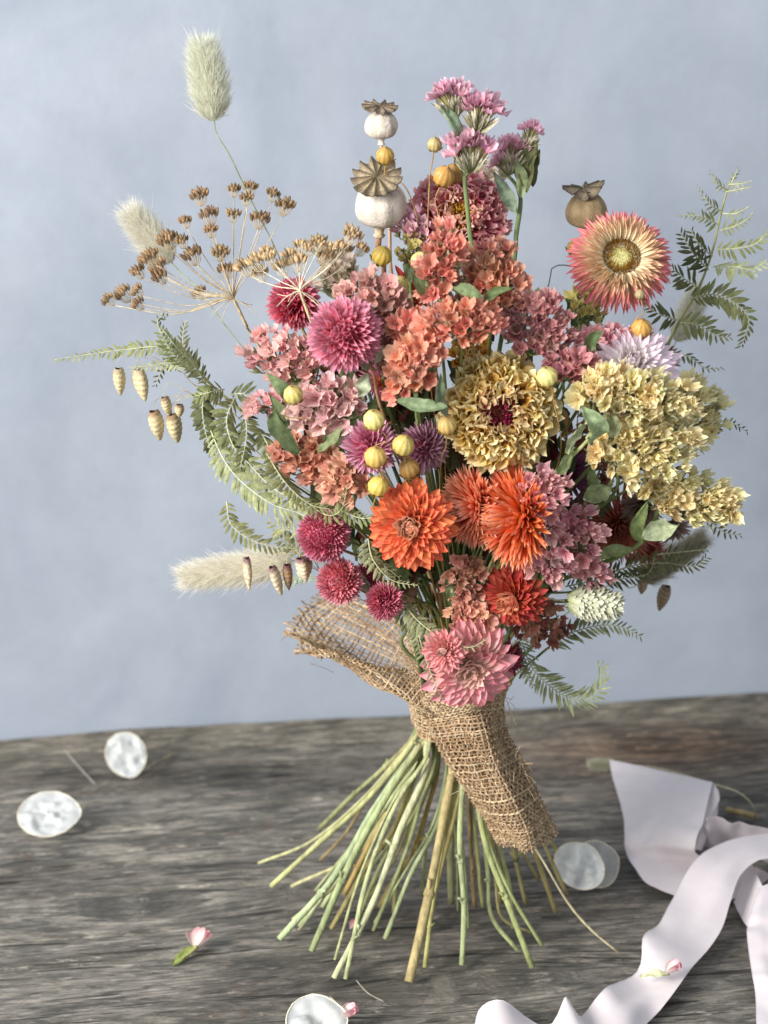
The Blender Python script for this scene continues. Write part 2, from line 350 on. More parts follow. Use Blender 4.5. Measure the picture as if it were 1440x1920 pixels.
def stem_for(label, cat, name, head, hdir, mids=(), up=2.4, col='7d8a5c', group=None, back=.012, low=True):
    """creates the thing at the foot of its stem and grows the stem; returns the thing"""
    k = BINDN[0]; BINDN[0] += 1
    lo = None; lr = up*.8; lc = col
    if low and LOWI[0] < len(LOW): lo, lr, lc = LOW[LOWI[0]]; LOWI[0] += 1
    if lo:
        foot = T(lo[-1][0], lo[-1][1], .0022); bx = lo[0][0]
        x0 = np.clip((bx-858)/62.0, -1, 1)
        yy = np.clip((foot[1]-BIND[1])*.16+random.uniform(-.005, .005), -.012, .012)
        bp = BIND+np.array([x0*.0135, yy, random.uniform(-.004, .004)])
        n = len(lo); lp = []
        for i, (x, y) in enumerate(lo[:-1]):
            f = (y-1332)/(lo[-1][1]-1332.0); lp.append(P(x, y, bp[1]+(foot[1]-bp[1])*f**1.1))
        lp.append(foot)
    else:
        a = k*2.399963; rr = .012*math.sqrt((k % 30+.5)/30)
        bp = BIND+np.array([math.cos(a)*rr, math.sin(a)*rr, 0]); foot = bp+np.array([0, 0, -.012]); lp = [foot]; lr = up*.9; lc = col
    hd = nrm(hdir); pts = [head, head-hd*back]+list(mids)
    last = pts[-1]
    if last[2] > BIND[2]+.06:
        kn = last*.42+(BIND+np.array([0, .008, .045]))*.58; pts.append(kn)
    iu = len(pts); pts.append(bp); pts += lp
    pts = np.array(pts); path = catmull(pts, 46)
    zz = path[:, 2]; f = np.clip((BIND[2]+.03-zz)/.06, 0, 1)
    rad = mm(up)*(1-f)+mm(lr*.93)*f
    rad = rad*(1+(vnoise(np.arange(46)*.45+k*3.3, np.zeros(46), 40)-.5)*.3)
    c1, c2 = C(col), C(lc)*.62+C('bdb884')*.36; cc = c1[None]*(1-f[:, None])+c2[None]*f[:, None]
    cc = cc*(.88+.24*vnoise(np.arange(46)*.6+k*5.1, np.ones(46)*k, 41))[:, None]
    th = thing(name, label, cat, tuple(path[-1]), group)
    mb = MB(); mb.tube(path, rad, 7, cc)
    if lo and lr >= 5:            # nodes and cut side shoots
        for q in range(random.randint(1, 2)):
            i = random.randint(30, 42); mb.tube([path[i]-np.array([0, 0, rad[i]*1.2]), path[i], path[i]+np.array([0, 0, rad[i]*1.2])], [rad[i]*.9, rad[i]*1.35, rad[i]*.9], 7, cc[i]*.9)
            dv = nrm(np.array([random.uniform(-1, 1), random.uniform(-1, .2), .9])); mb.tube([path[i], path[i]+dv*rad[i]*3.5], [rad[i]*.6, rad[i]*.4], 6, cc[i]*1.1)
    part('stem', mb, M_STEM, th); return th

# ------------------------------------------------------------------ petals
def petal_mb(Lr=1.0, W=.25, nl=7, nw=4, cup=.8, curl=.2, prof='lance', stops=None, seed=0, ruffle=0.0, fold=0.0, streak=.12, notch=0.0):
    r = np.random.default_rng(seed); t = np.linspace(0, 1, nl); x = np.linspace(-1, 1, nw+1)
    Tt, X = np.meshgrid(t, x, indexing='ij')
    if prof == 'lance': w = (np.sin(np.pi*np.clip(Tt, 0, 1)**.8)**.75)*.92+.10*(1-Tt)
    elif prof == 'blunt': w = np.sin(np.pi*np.clip(Tt*.9+.05, 0, 1))**.6*(1-.8*Tt**9)
    elif prof == 'round': w = np.sin(np.pi*np.clip(Tt*.80+.03, 0, 1))**.7+.06
    elif prof == 'needle': w = (1-Tt**1.6)*.9+.06
    else: w = np.ones_like(Tt)
    w = w*(1+.06*(r.random()-.5))
    Xp = X*w*W*.5*Lr; Y = Tt*Lr
    Z = cup*(np.abs(X)**2)*w*W*.5*Lr+curl*Tt**2*Lr
    Y = Y-np.abs(curl)*.25*Tt**3*Lr
    Z += fold*Lr*(1-np.abs(X))*w*.1
    sw = (r.random()-.5)*.14; Xp += sw*Tt**2*Lr
    if ruffle:
        ph = r.random(4)*6.28
        Z += ruffle*Lr*Tt*(np.sin(X*3.4+ph[0]+Tt*3)*.5+np.sin(X*2.1-Tt*7+ph[1])*.5)
        Xp += ruffle*Lr*.5*np.sin(Tt*8+ph[2])*Tt; Y += ruffle*Lr*.5*np.sin(X*3+ph[3])*Tt
    Cc = ramp(stops, Tt)
    st = 1+streak*(np.sin(X*7+r.random()*6)*.5+(r.random(Tt.shape)-.5))
    Cc = np.clip(Cc*st[..., None], 0, 1)
    mb = MB(); mb.grid(np.stack([Xp, Y, Z], -1), Cc); return mb
_cache = {}
def petal_meshes(key, k=4, mat=None, **kw):
    if key not in _cache:
        _cache[key] = [petal_mb(seed=hash_(key)+i, **kw).mesh('petal', mat or M_PETAL) for i in range(k)]
    return _cache[key]
def hash_(s): return sum(ord(ch)*(i+3) for i, ch in enumerate(s)) % 9973
EXP = [.72]
def S(*a): return [(p, C(h)**EXP[0]) for p, h in a]

def ring_layers(th, c, A, layers, me_key, s=1.0, jitter=1.0):
    U, V, A = frame(A, random.random()*6)
    for li, (n, e, Ln, r0, h0, key) in enumerate(layers):
        ms = _cache[key]; ph0 = random.random()*6
        for i in range(n):
            ph = ph0+2*math.pi*i/n+random.gauss(0, .05)*jitter; ee = R(e+random.gauss(0, 5)*jitter)
            rad = U*math.cos(ph)+V*math.sin(ph); Y = rad*math.cos(ee)+A*math.sin(ee); Z = -rad*math.sin(ee)+A*math.cos(ee)
            tw = random.gauss(0, .16)*jitter; X = np.cross(Y, Z); X, Z = X*math.cos(tw)+Z*math.sin(tw), -X*math.sin(tw)+Z*math.cos(tw)
            place('petal', random.choice(ms), th, X, Y, Z, c+rad*r0+A*h0, Ln*random.uniform(.9, 1.08))

def strawflower(label, px, py, Rp, A, pal, y=None, nl=7, cnt=(30, 12), closed=True, wide=.26, disc=None, ee=(-14, 78), mids=(), inner=None, col='7f8752', curl=.12, cup=.9, low=True, name='strawflower', k=1.0, back=.012, inlen=.42, profile='lance', cat='flower', group=None, ruffle=0):
    c = PD(px, py) if y is None else P(px, py, y); Rr = mm(Rp); A = nrm(A)
    key = label; key2 = label+'in'
    petal_meshes(key, 4, W=wide, stops=pal, cup=cup, curl=curl, prof=profile, ruffle=ruffle)
    petal_meshes(key2, 3, W=wide*1.15, stops=inner or pal, cup=cup*1.1, curl=.30 if closed else .1, prof=profile)
    th = stem_for(label, cat, name, c, A, mids=mids, col=col, low=low, back=back, group=group)
    lay = []
    for i in range(nl):
        t = i/(nl-1.0); tt = t**.9
        e = ee[0]+(ee[1]-ee[0])*tt; Ln = Rr*(.86+(inlen-.86)*tt); r0 = Rr*.22*(1-t)+Rr*(.04 if closed else .26); h0 = Rr*(.02+.14*t)
        if not closed: r0 = Rr*((.36 if disc else .25)+.06*(1-t)); Ln *= .84 if disc else 1
        lay.append((int((cnt[0]+(cnt[1]-cnt[0])*t)*k), e, Ln, r0, h0, key2 if t > .62 else key))
    ring_layers(th, c, A, lay, key)
    # green calyx behind
    U, V, Z = frame(A); mb = MB(); pr = [(.30, .0), (.28, -.10), (.18, -.2), (.07, -.26)]
    a = np.linspace(0, 2*math.pi, 14, endpoint=False)
    g = np.array([[c+(U*math.cos(x)+V*math.sin(x))*Rr*q+A*Rr*h for x in a] for q, h in pr]); mb.grid(g, C('b9a878'), close=True)
    g2 = np.array([[c+(U*math.cos(x)+V*math.sin(x))*Rr*q+A*Rr*h for x in a] for q, h in ((.0, .05), (.2, .045), (.38, .03), (.44, -.03), (.30, -.05))]); mb.grid(g2, (inner or pal)[0][1]*.9, close=True)
    part('calyx', mb, M_LEAF, th)
    if disc:
        cc, cr = disc; mb = MB(); g = np.array([[c+(U*math.cos(x)+V*math.sin(x))*Rr*q+A*Rr*h for x in a] for q, h in ((0, .09), (.08, .10), (.17, .10), (.24, .05))]); mb.grid(g, C(cc), close=True)
        part('disc', mb, M_SEED, th)
        sp = petal_mb(Lr=1, W=.10, nl=4, nw=2, cup=.3, curl=.1, prof='needle', stops=S((0, 'b98a2a'), (.6, 'c08a2c'), (1, '8a5418')), seed=3)
        n = 620; ph = rng.random(n)*6.283; q = .20+.20*rng.random(n)**.8; mats = np.zeros((n, 3, 3)); pos = np.zeros((n, 3))
        for i in range(n):
            rad = U*math.cos(ph[i])+V*math.sin(ph[i]); e = R(112-230*(q[i]-.20)+random.gauss(0, 14)); Y = nrm(rad*math.cos(e)+A*math.sin(e)+V*random.gauss(0, .12)); Zz = nrm(np.cross(U, Y)+.01); X = np.cross(Y, Zz); Ln = Rr*random.uniform(.15, .25)
            mats[i] = np.stack([X, Y, Zz], 1)*Ln; pos[i] = c+rad*Rr*q[i]+A*Rr*.05
        mb = MB(); mb.inst(sp, mats, pos, mult=.7+.6*rng.random(n)); part('disc_florets', mb, M_FUZZ, th, kind='stuff')
    return th

def globe(label, px, py, Rp, A, stops, y=None, n=230, mids=(), spiky=.42, low=False, core=None, squash=.92, width=.34, back=.01, tilt=28, col='9a8a62', leaves=2, up=2.6, group=None):
    """globe amaranth: a ball of overlapping pointed bracts"""
    c = PD(px, py) if y is None else P(px, py, y); Rr = mm(Rp); A = nrm(A); U, V, A = frame(A)
    th = stem_for(label, 'flower', 'globe_amaranth', c-A*Rr*.7, A, mids=mids, col=col, low=low, back=back, up=up, group=group)
    src = [petal_mb(Lr=1, W=width, nl=6, nw=2, cup=1.3, curl=-.12+.1*k, prof='lance', stops=stops, seed=k+int(px), streak=.2) for k in range(3)]
    mb = MB(); i = np.arange(n); zf = 1-(i+.5)/n*1.88; ga = 2.399963*i
    for k in range(3):
        sel = i[i % 3 == k]; mats = np.zeros((len(sel), 3, 3)); pos = np.zeros((len(sel), 3))
        for j, ii in enumerate(sel):
            z = zf[ii]; r_ = math.sqrt(max(0, 1-z*z)); d = U*math.cos(ga[ii])*r_+V*math.sin(ga[ii])*r_+A*z
            up_ = nrm(A-d*z+1e-6*U); rad_t = (U*math.cos(ga[ii])+V*math.sin(ga[ii]))
            tan = nrm(A*r_-rad_t*z) if r_ > .05 else rad_t
            e = R(90-tilt+random.gauss(0, 7)+12*z); Y = nrm(d*math.sin(e)+tan*math.cos(e)); Z = nrm(np.cross(np.cross(Y, A*1.0+d*.01), Y)); X = np.cross(Y, Z)
            Ln = Rr*spiky*random.uniform(.85, 1.18)*(.72+.28*r_)*1.35
            mats[j] = np.stack([X, Y, Z], 1)*Ln; pos[j] = c+d*Rr*(1-spiky*.95)*np.array([1, 1, 1])
        mb.inst(src[k], mats, pos, mult=.78+.4*rng.random(len(sel)))
    part('bracts', mb, M_PETAL, th, kind='stuff')
    mb = MB(); a = np.linspace(0, 2*math.pi, 14, endpoint=False)
    g = np.array([[c+((U*math.cos(x)+V*math.sin(x))*math.sin(q)+A*math.cos(q))*Rr*.55 for x in a] for q in np.linspace(.02, 3.1, 8)]); mb.grid(g, stops[0][1]*.8, close=True)
    part('flower_core', mb, M_SEED, th)
    for s_ in range(leaves):
        ph = random.random()*6; d = nrm(U*math.cos(ph)+V*math.sin(ph)-A*.5)
        b = c-A*Rr*.75; leaf(th, b, b+d*Rr*random.uniform(.9, 1.2), Rr*.55, 'a9b296')
    return th

# ------------------------------------------------------------------ leaves
def leaf(th, p0, p1, width, col, bend=None, nrm_=None, name='leaf', fold=.38, mid=None, prof='leaf'):
    p0 = np.asarray(p0, float); p1 = np.asarray(p1, float); ax = p1-p0; Ln = np.linalg.norm(ax)
    if bend is None: bend = np.array([random.gauss(0, .1), random.gauss(0, .1), random.gauss(.02, .08)])
    m = (p0+p1)/2+np.asarray(bend)*Ln if mid is None else mid
    path = catmull([p0, m, p1], 16)
    N = np.array(nrm_ if nrm_ is not None else (random.gauss(0, .4), -1, random.gauss(.3, .4)), float)
    t = np.linspace(0, 1, 16); w = width*.5*(np.sin(np.pi*np.clip(t*.93+.05, 0, 1))**.9) if prof == 'leaf' else width*.5*(np.clip(t*5, .25, 1)*(1-t**6))
    tg = np.gradient(path, axis=0); tg /= np.linalg.norm(tg, axis=1, keepdims=True)
    side = np.cross(tg, N); side /= np.linalg.norm(side, axis=1, keepdims=True)+1e-9; nn = np.cross(side, tg)
    xs = np.linspace(-1, 1, 7); sd = random.random()*99
    g = np.zeros((16, 7, 3)); cc = np.zeros((16, 7, 3)); base = C(col)
    for j, x in enumerate(xs):
        wav = (vnoise(t*6+sd, np.full(16, x*1.7+sd), 51)-.5)*width*.6*abs(x)
        tw = t*random.gauss(0, .0)
        ww = w*(1+.14*(vnoise(t*14+sd, np.full(16, j*3.+sd), 52)-.5)*abs(x))
        g[:, j] = path+side*(x*ww)[:, None]+nn*((abs(x)*ww*fold+wav))[:, None]
        cc[:, j] = base*(1.22 if j == 3 else 1.0)*(.88+.26*vnoise(t*5+sd, np.full(16, x*2+sd), 53))[:, None]
    mb = MB(); mb.grid(g, cc); mb.tube(path[:14], np.linspace(width*.03, width*.008, 14), 4, base*1.15, cap=False)
    return part(name, mb, M_LEAF, th)

# ------------------------------------------------------------------ statice
def floret_mb(seed, stops, ctr='e9dcc8', tube_c='b9ad7e', lobes=5):
    r = np.random.default_rng(seed); na = 30; ph = np.linspace(0, 2*math.pi, na, endpoint=False)
    rho = np.array([.10, .3, .55, .78, 1.0]); Rh, Ph = np.meshgrid(rho, ph, indexing='ij')
    op = r.uniform(.5, .92); squ = r.uniform(.55, 1.0); el = r.random()*6
    lob = 1+.09*np.cos(lobes*Ph+r.random()*6)*Rh**2+.12*np.sin(2*Ph+r.random()*6)*Rh+.16*(r.random(Rh.shape)-.5)*Rh**3
    rad = Rh*.5*lob*op; X = rad*np.cos(Ph); Y = rad*np.sin(Ph)
    X2 = X*math.cos(el)+Y*math.sin(el); Y2 = (-X*math.sin(el)+Y*math.cos(el))*squ; X, Y = X2, Y2
    Z = (.62-.35*op)*Rh**1.3+.09*Rh**2*np.sin(lobes*Ph*1.0+r.random()*6)+.10*Rh**2*np.sin((lobes*2-1)*Ph+r.random()*6)+.12*(r.random(Rh.shape)-.5)*Rh**2
    cc = ramp(stops, Rh+.1*(r.random(Rh.shape)-.5)*Rh)*(1+.09*np.sin(lobes*2*Ph+1)*Rh)[..., None]
    mb = MB(); mb.grid(np.stack([X, Y, Z], -1), np.clip(cc, 0, 1), close=True)
    # tube below
    g = np.array([[[q*math.cos(a), q*math.sin(a), z] for a in ph[::3]] for q, z in ((.06, .03), (.065, -.12), (.05, -.32), (.03, -.48))]); mb.grid(g, C(tube_c), close=True)
    for k in range(3):      # tiny corolla points in the throat
        a = r.random()*6; mb.tube([[0, 0, 0], [.05*math.cos(a), .05*math.sin(a), .16]], [.03, .012], 4, C(ctr), cap=False)
    return mb
def floret_meshes(key, stops, k=7, **kw):
    kk = 'fl'+key
    if kk not in _cache: _cache[kk] = [floret_mb(hash_(key)+11*i, stops, **kw).mesh('floret', M_PAPER) for i in range(k)]
    return _cache[kk]
EXP[0] = .71
PAL = {
 'pink': S((0, 'b8505e'), (.4, 'e48f90'), (1, 'f4bab6')), 'lightpink': S((0, 'cc6c72'), (.4, 'f0aaa8'), (1, 'fad0ca')),
 'rose': S((0, '984644'), (.4, 'c87e78'), (1, 'dea49a')), 'coral': S((0, 'b83c2c'), (.4, 'e87a5e'), (1, 'f4a488')),
 'salmon': S((0, 'c04434'), (.4, 'ee7c66'), (1, 'f8a28e')), 'mauve': S((0, '82303a'), (.4, 'bc6068'), (1, 'd88e90')),
 'yellow': S((0, 'd0a040'), (.35, 'fbe394'), (1, 'fff3bc')), 'gold': S((0, 'c89038'), (.35, 'f6d27e'), (1, 'fde8ae')),
 'brown': S((0, '963828'), (.4, 'd0785a'), (1, 'e2a284')), 'candy': S((0, 'b44458'), (.4, 'e07e8a'), (1, 'f4b4b6')),
 'olive': S((0, '94802c'), (.4, 'c2b04c'), (1, 'dccf7c')), 'blush': S((0, 'c8a484'), (.4, 'e0c6ac'), (1, 'eed8c2')),
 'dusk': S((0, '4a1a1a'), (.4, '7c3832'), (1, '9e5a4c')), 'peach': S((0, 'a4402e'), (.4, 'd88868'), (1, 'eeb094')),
 'lilac': S((0, 'b4507a'), (.4, 'e892b0'), (1, 'f8c0d0')),
}
EXP[0] = .72
def orient(n, roll):
    U, V, A = frame(n, roll); return U, V, A
def statice(label, cx, cy, rx, ry, rot, n, fp, pal, b=0.0, bulge=14, leaves=(), low=False, up=3.2, tow=.55, col='7d8c55', fan=.9, mids=(), y=None, mix=None, group=None, bracts=1.0, size_var=.34, name='statice'):
    n = int(n*1.4); rx *= 1.06; ry *= 1.08; fp *= .96
    base_y = D(cx, cy, b) if y is None else y
    c = P(cx, cy, base_y); A = out(c, tow); th_dir = A*.5+np.array([0, 0, .9])
    node = c-A*mm(rx+ry)*.55+np.array([0, 0.004, -mm(ry)*.5])
    th = stem_for(label, 'statice', name, node, nrm(th_dir), col=col, low=low, up=up, mids=mids, back=.02, group=group)
    ms = floret_meshes(pal, PAL[pal]); ms2 = floret_meshes(mix, PAL[mix]) if mix else ms
    cr, sr = math.cos(R(rot)), math.sin(R(rot)); br = MB(); bm = MB()
    bsrc = petal_mb(Lr=1, W=.3, nl=4, nw=2, cup=.8, curl=.15, prof='lance', stops=S((0, '6f7c46'), (.6, 'a4a878'), (1, 'd6cfb0')), seed=5)
    bms, bps, subs = [], [], []
    for k in range(4): 
        a = k*1.57+.6; subs.append(node*.45+(c+P(0, 0, 0)*0)*.55+(P(cx+rx*.4*math.cos(a), cy+ry*.4*math.sin(a), base_y)-c))
    for i in range(n):
        q = math.sqrt((i+.5)/n); a = i*2.399963+random.gauss(0, .15); u = rx*q*math.cos(a)*random.uniform(.9, 1.1); v = ry*q*math.sin(a)*random.uniform(.9, 1.1)
        x = cx+u*cr-v*sr; yy = cy+u*sr+v*cr
        p = P(x, yy, base_y+mm(bulge)*(q*q-1)*1.0+mm(random.gauss(0, 5))+mm(bulge)*.6)
        d = nrm(A+nrm(p-(c-A*mm(rx+ry)*.5))*fan+np.array([random.gauss(0, .42), random.gauss(0, .3), random.gauss(.08, .42)]))
        U, V, Z = frame(d, random.random()*6.28); s = mm(fp)*random.uniform(1-size_var, 1+size_var)
        me = random.choice(ms2 if (mix and random.random() < .35) else ms)
        place('floret', me, th, U, V, Z, p, s)
        foot = p-d*s*.45; sb = min(subs, key=lambda w: np.linalg.norm(w-foot))
        br.tube(catmull([sb, (sb+foot)/2-A*.001+np.array([0, 0, -.001]), foot], 5), [.00045, .0004, .0004, .0003, .0003], 4, C(col)*1.05, cap=False)
        for k in range(int(3*bracts+random.random())):
            dd = nrm(d+np.array([random.gauss(0, .45), random.gauss(0, .45), random.gauss(0, .45)])); X, Y_, Z_ = frame(dd, random.random()*6)
            bms.append(np.stack([X, Z_, Y_], 1)*s*random.uniform(.4, .75)); bps.append(p-d*s*.42)
    for sb in subs: br.tube(catmull([node, (node+sb)/2+np.array([0, .001, -.001]), sb], 6), .0007, 5, C(col), cap=False)
    part('branches', br, M_STEM, th)
    if bms: bm.inst(bsrc, np.array(bms), np.array(bps), mult=.7+.5*rng.random(len(bms))); part('bracts', bm, M_LEAF, th, kind='stuff')
    for L in leaves:
        (x0, y0, x1, y1, w, h) = L[:6]; yy = base_y+(L[6] if len(L) > 6 else -.004)
        leaf(th, P(x0, y0, yy+.006), P(x1, y1, yy), mm(w), h)
    return th

def statice_tip(label, fans, foot_mid, y, pal, low=False, group=None, leaves=(), col='74855a'):
    """one-sided statice spikes seen from the side: frilly fans over pale bracts"""
    f0 = fans[0]; p0 = P(f0[0], f0[1], y); mids = [P(a, b, y+.004) for a, b in foot_mid]
    junction = mids[0]
    th = stem_for(label, 'statice', 'statice', junction, np.array([.0, 0, 1.]), mids=mids[1:], col=col, up=4.2, low=low, back=.004, group=group)
    ms = floret_meshes(pal, PAL[pal]); br = MB()
    bsrc = petal_mb(Lr=1, W=.2, nl=5, nw=2, cup=1.0, curl=.2, prof='lance', stops=S((0, '77824e'), (.45, 'c3bd92'), (1, 'e8e0c6')), seed=6); bms = []; bps = []
    for (x, yy, w, ang, h) in fans[0:]:
        up_ = nrm(P(x+10*math.sin(R(ang)), yy-10*math.cos(R(ang)), y)-P(x, yy, y)); right = nrm(P(x+10*math.cos(R(ang)), yy+10*math.sin(R(ang)), y)-P(x, yy, y)); fw = np.array([0, -1., 0])
        c = P(x, yy, y)-up_*mm(h*.62)
        n = max(7, int(w/5))
        for i in range(n):
            q = (i+.5)/n*2-1; dep_ = random.uniform(-.5, .5); d = nrm(up_*1.0+right*q*.85+fw*dep_*.8)
            p = c+right*q*mm(w*.36)+up_*mm(h*(.52-.16*q*q+random.gauss(0, .05)))+fw*mm(w*.2)*dep_
            U, V, Z = frame(d, random.random()*6); place('floret', random.choice(ms), th, U, V, Z, p, mm(w*.70)*random.uniform(.85, 1.2))
            br.tube([c-up_*mm(6), c*.4+p*.6, p-d*mm(w*.12)], [.0005, .0005, .0004], 4, C('9da06c'), cap=False)
        for i in range(int(w*.8)):
            q = random.uniform(-1, 1); dp = random.uniform(-1, 1); d = nrm(up_*1.1+right*q*.8+fw*dp*.7); X, Y_, Z_ = frame(d, random.random()*6)
            bms.append(np.stack([X, Z_, Y_], 1)*mm(h*.62)*random.uniform(.6, 1)); bps.append(c+right*q*mm(w*.13)-up_*mm(h*.12)*random.random()+fw*dp*mm(w*.08))
        br.tube(catmull([junction, (junction+c)/2+right*.001, c-up_*mm(3)], 8), np.linspace(mm(3.4), mm(3), 8), 6, C(col))
    part('branches', br, M_STEM, th)
    bm = MB(); bm.inst(bsrc, np.array(bms), np.array(bps), mult=.75+.4*rng.random(len(bms))); part('bracts', bm, M_LEAF, th, kind='stuff')
    for (x0, y0, x1, y1, w, h) in leaves: leaf(th, P(x0, y0, y), P(x1, y1, y-.003), mm(w), h)
    return th

# ------------------------------------------------------------------ zinnia
def zinnia(label, px, py, Rp, A, outer, inner, ctr, y=None, low=True, layers=7, cnt=(34, 13), ruffle=.16, ee=(-8, 66), squash=1.0, wide=.62, dome=.35, group=None, name='zinnia', lens=(.5, .30)):
    c = PD(px, py) if y is None else P(px, py, y); Rr = mm(Rp); A = nrm(A); U, V, A = frame(A)
    petal_meshes(label, 7, W=wide, nl=8, nw=5, stops=outer, cup=1.2, curl=.28, prof='round', ruffle=ruffle, streak=.22)
    petal_meshes(label+'i', 5, W=wide*.9, nl=7, nw=4, stops=inner, cup=1.3, curl=.25, prof='round', ruffle=ruffle, streak=.22)
    th = stem_for(label, 'flower', name, c, A, low=low, col='77814e', up=4, group=group)
    lay = []
    for i in range(layers):
        t = i/(layers-1.0)
        lay.append((int(cnt[0]+(cnt[1]-cnt[0])*t), ee[0]+(ee[1]-ee[0])*t, Rr*(lens[0]+(lens[1]-lens[0])*t), Rr*(.60-.38*t), Rr*dome*(t**.75), label+'i' if t > .7 else label))
    ring_layers(th, c, A, lay, label, jitter=3.4)
    mb = MB(); a = np.linspace(0, 2*math.pi, 16, endpoint=False)
    g = np.array([[c+(U*math.cos(x)+V*math.sin(x))*Rr*q+A*Rr*h for x in a] for q, h in ((.02, dome*.9), (.3, dome*.72), (.55, dome*.1), (.45, -.2), (.1, -.35))]); mb.grid(g, outer[0][1]*.7, close=True); part('flower_core', mb, M_LEAF, th)
    if ctr:
        sp = petal_mb(Lr=1, W=.25, nl=4, nw=2, cup=1.2, curl=.1, prof='lance', stops=ctr, seed=9); n = 150; mats = []; pos = []
        for i in range(n):
            q = math.sqrt((i+.5)/n); ph = 2.4*i; rad = U*math.cos(ph)+V*math.sin(ph); d = nrm(A+rad*q*.9); X, Y_, Z_ = frame(d, random.random()*6)
            mats.append(np.stack([X, Z_, Y_], 1)*Rr*random.uniform(.14, .22)); pos.append(c+rad*Rr*.21*q+A*Rr*(dome+.12-.12*q*q))
        mb = MB(); mb.inst(sp, np.array(mats), np.array(pos), mult=.7+.5*rng.random(n)); part('flower_centre', mb, M_PETAL, th, kind='stuff')
    return th

# ------------------------------------------------------------------ ferns
def pinna_mb(mb, path, Lf, N0, N1, col, width=.26, spacing=9.0, taper=(.55, 1.0, .35), rach=1.6, ang=62, pale='c9cba0', sides=(1, -1)):
    n = 60; pth = catmull(path, n); L = np.concatenate([[0], np.cumsum(np.linalg.norm(np.diff(pth, axis=0), axis=1))]); tot = L[-1]
    mb.tube(pth[::2], np.linspace(mm(rach), mm(rach*.35), 30), 5, C(pale), cap=False)
    k = max(4, int(tot/mm(spacing))); base = C(col)
    src = petal_mb(Lr=1, W=width, nl=5, nw=2, cup=-.25, curl=-.18, prof='lance', stops=[(0, base*1.1), (.6, base), (1, base*1.08)], seed=4, streak=.1, fold=.15)
    mats, pos = [], []
    for sd in sides:
        for i in range(k):
            t = (i+.5+(.25 if sd > 0 else -.1))/k; s = np.interp(t*tot, L, np.arange(n)); i0 = int(min(s, n-2)); f = s-i0
            p = pth[i0]*(1-f)+pth[i0+1]*f; tg = nrm(pth[min(i0+2, n-1)]-pth[max(i0-1, 0)])
            Nn = nrm(np.array(N0)*(1-t)+np.array(N1)*t); side = nrm(np.cross(tg, Nn))*sd; nn = nrm(np.cross(side, tg))*sd
            if np.dot(nn, Nn) < 0: nn = -nn
            a = R(ang+random.gauss(0, 5)-18*t); Y = nrm(tg*math.cos(a)+side*math.sin(a)-nn*random.gauss(.12, .22)); X = nrm(np.cross(Y, nn)); Z = np.cross(X, Y)
            sc = mm(Lf)*np.interp(t, [0, .3, 1], taper)*random.uniform(.78, 1.12)
            if random.random() < .04: continue
            mats.append(np.stack([X, Y, Z], 1)*sc); pos.append(p)
    mb.inst(src, np.array(mats), np.array(pos), mult=.82+.36*rng.random(len(pos)))
def fern(label, root, pinnae, low=False, mids=(), rachis=None, col='8f9a74', group=None):
    """root: 3-D point where the frond leaves the bouquet; pinnae: list of (pixel path with depth, leaflet px, N0, N1, colour)"""
    th = stem_for(label, 'fern', 'fern_frond', root, nrm(root-BIND), mids=mids, col='7a7a48', up=2.2, low=low, back=.005, group=group)
    if rachis: mb = MB(); pp = catmull([P(*q) for q in rachis], 30); mb.tube(pp, np.linspace(mm(3.2), mm(1.3), 30), 6, C('9a9a66')); part('midrib', mb, M_STEM, th)
    for pn in pinnae:
        mb = MB(); kw = pn[5] if len(pn) > 5 else {}
        pinna_mb(mb, [P(*q) for q in pn[0]], pn[1], pn[2], pn[3], pn[4], **kw); part('side_frond', mb, M_LEAF, th)
    return th

# ------------------------------------------------------------------ seed heads, pods and grasses
def lathe_mb(mb, c, A, prof, cols, na=28, wob=.03, seed=0, ribs=0, ribamp=.0, roll=0):
    U, V, A = frame(A, roll); a = np.linspace(0, 2*math.pi, na, endpoint=False); g = np.zeros((len(prof), na, 3)); cc = np.zeros((len(prof), na, 3)); r = np.random.default_rng(seed)
    s0 = r.random()*50
    for i, (q, h) in enumerate(prof):
        qq = q*(1+wob*2*(vnoise(np.cos(a)*1.6+s0+5, np.sin(a)*1.6+h*180+9+s0, 61)-.5)+ribamp*np.cos(ribs*a)*(q > 0))
        g[i] = c+np.outer(np.cos(a)*qq, U)+np.outer(np.sin(a)*qq, V)+A*h
        cc[i] = np.asarray(cols[i] if isinstance(cols, list) else cols)*(.90+.2*vnoise(np.cos(a)*3+s0+7, np.sin(a)*3+i+20, 62)+(.13*np.cos(ribs*a) if ribs else 0))[:, None]
    mb.grid(g, cc, close=True)
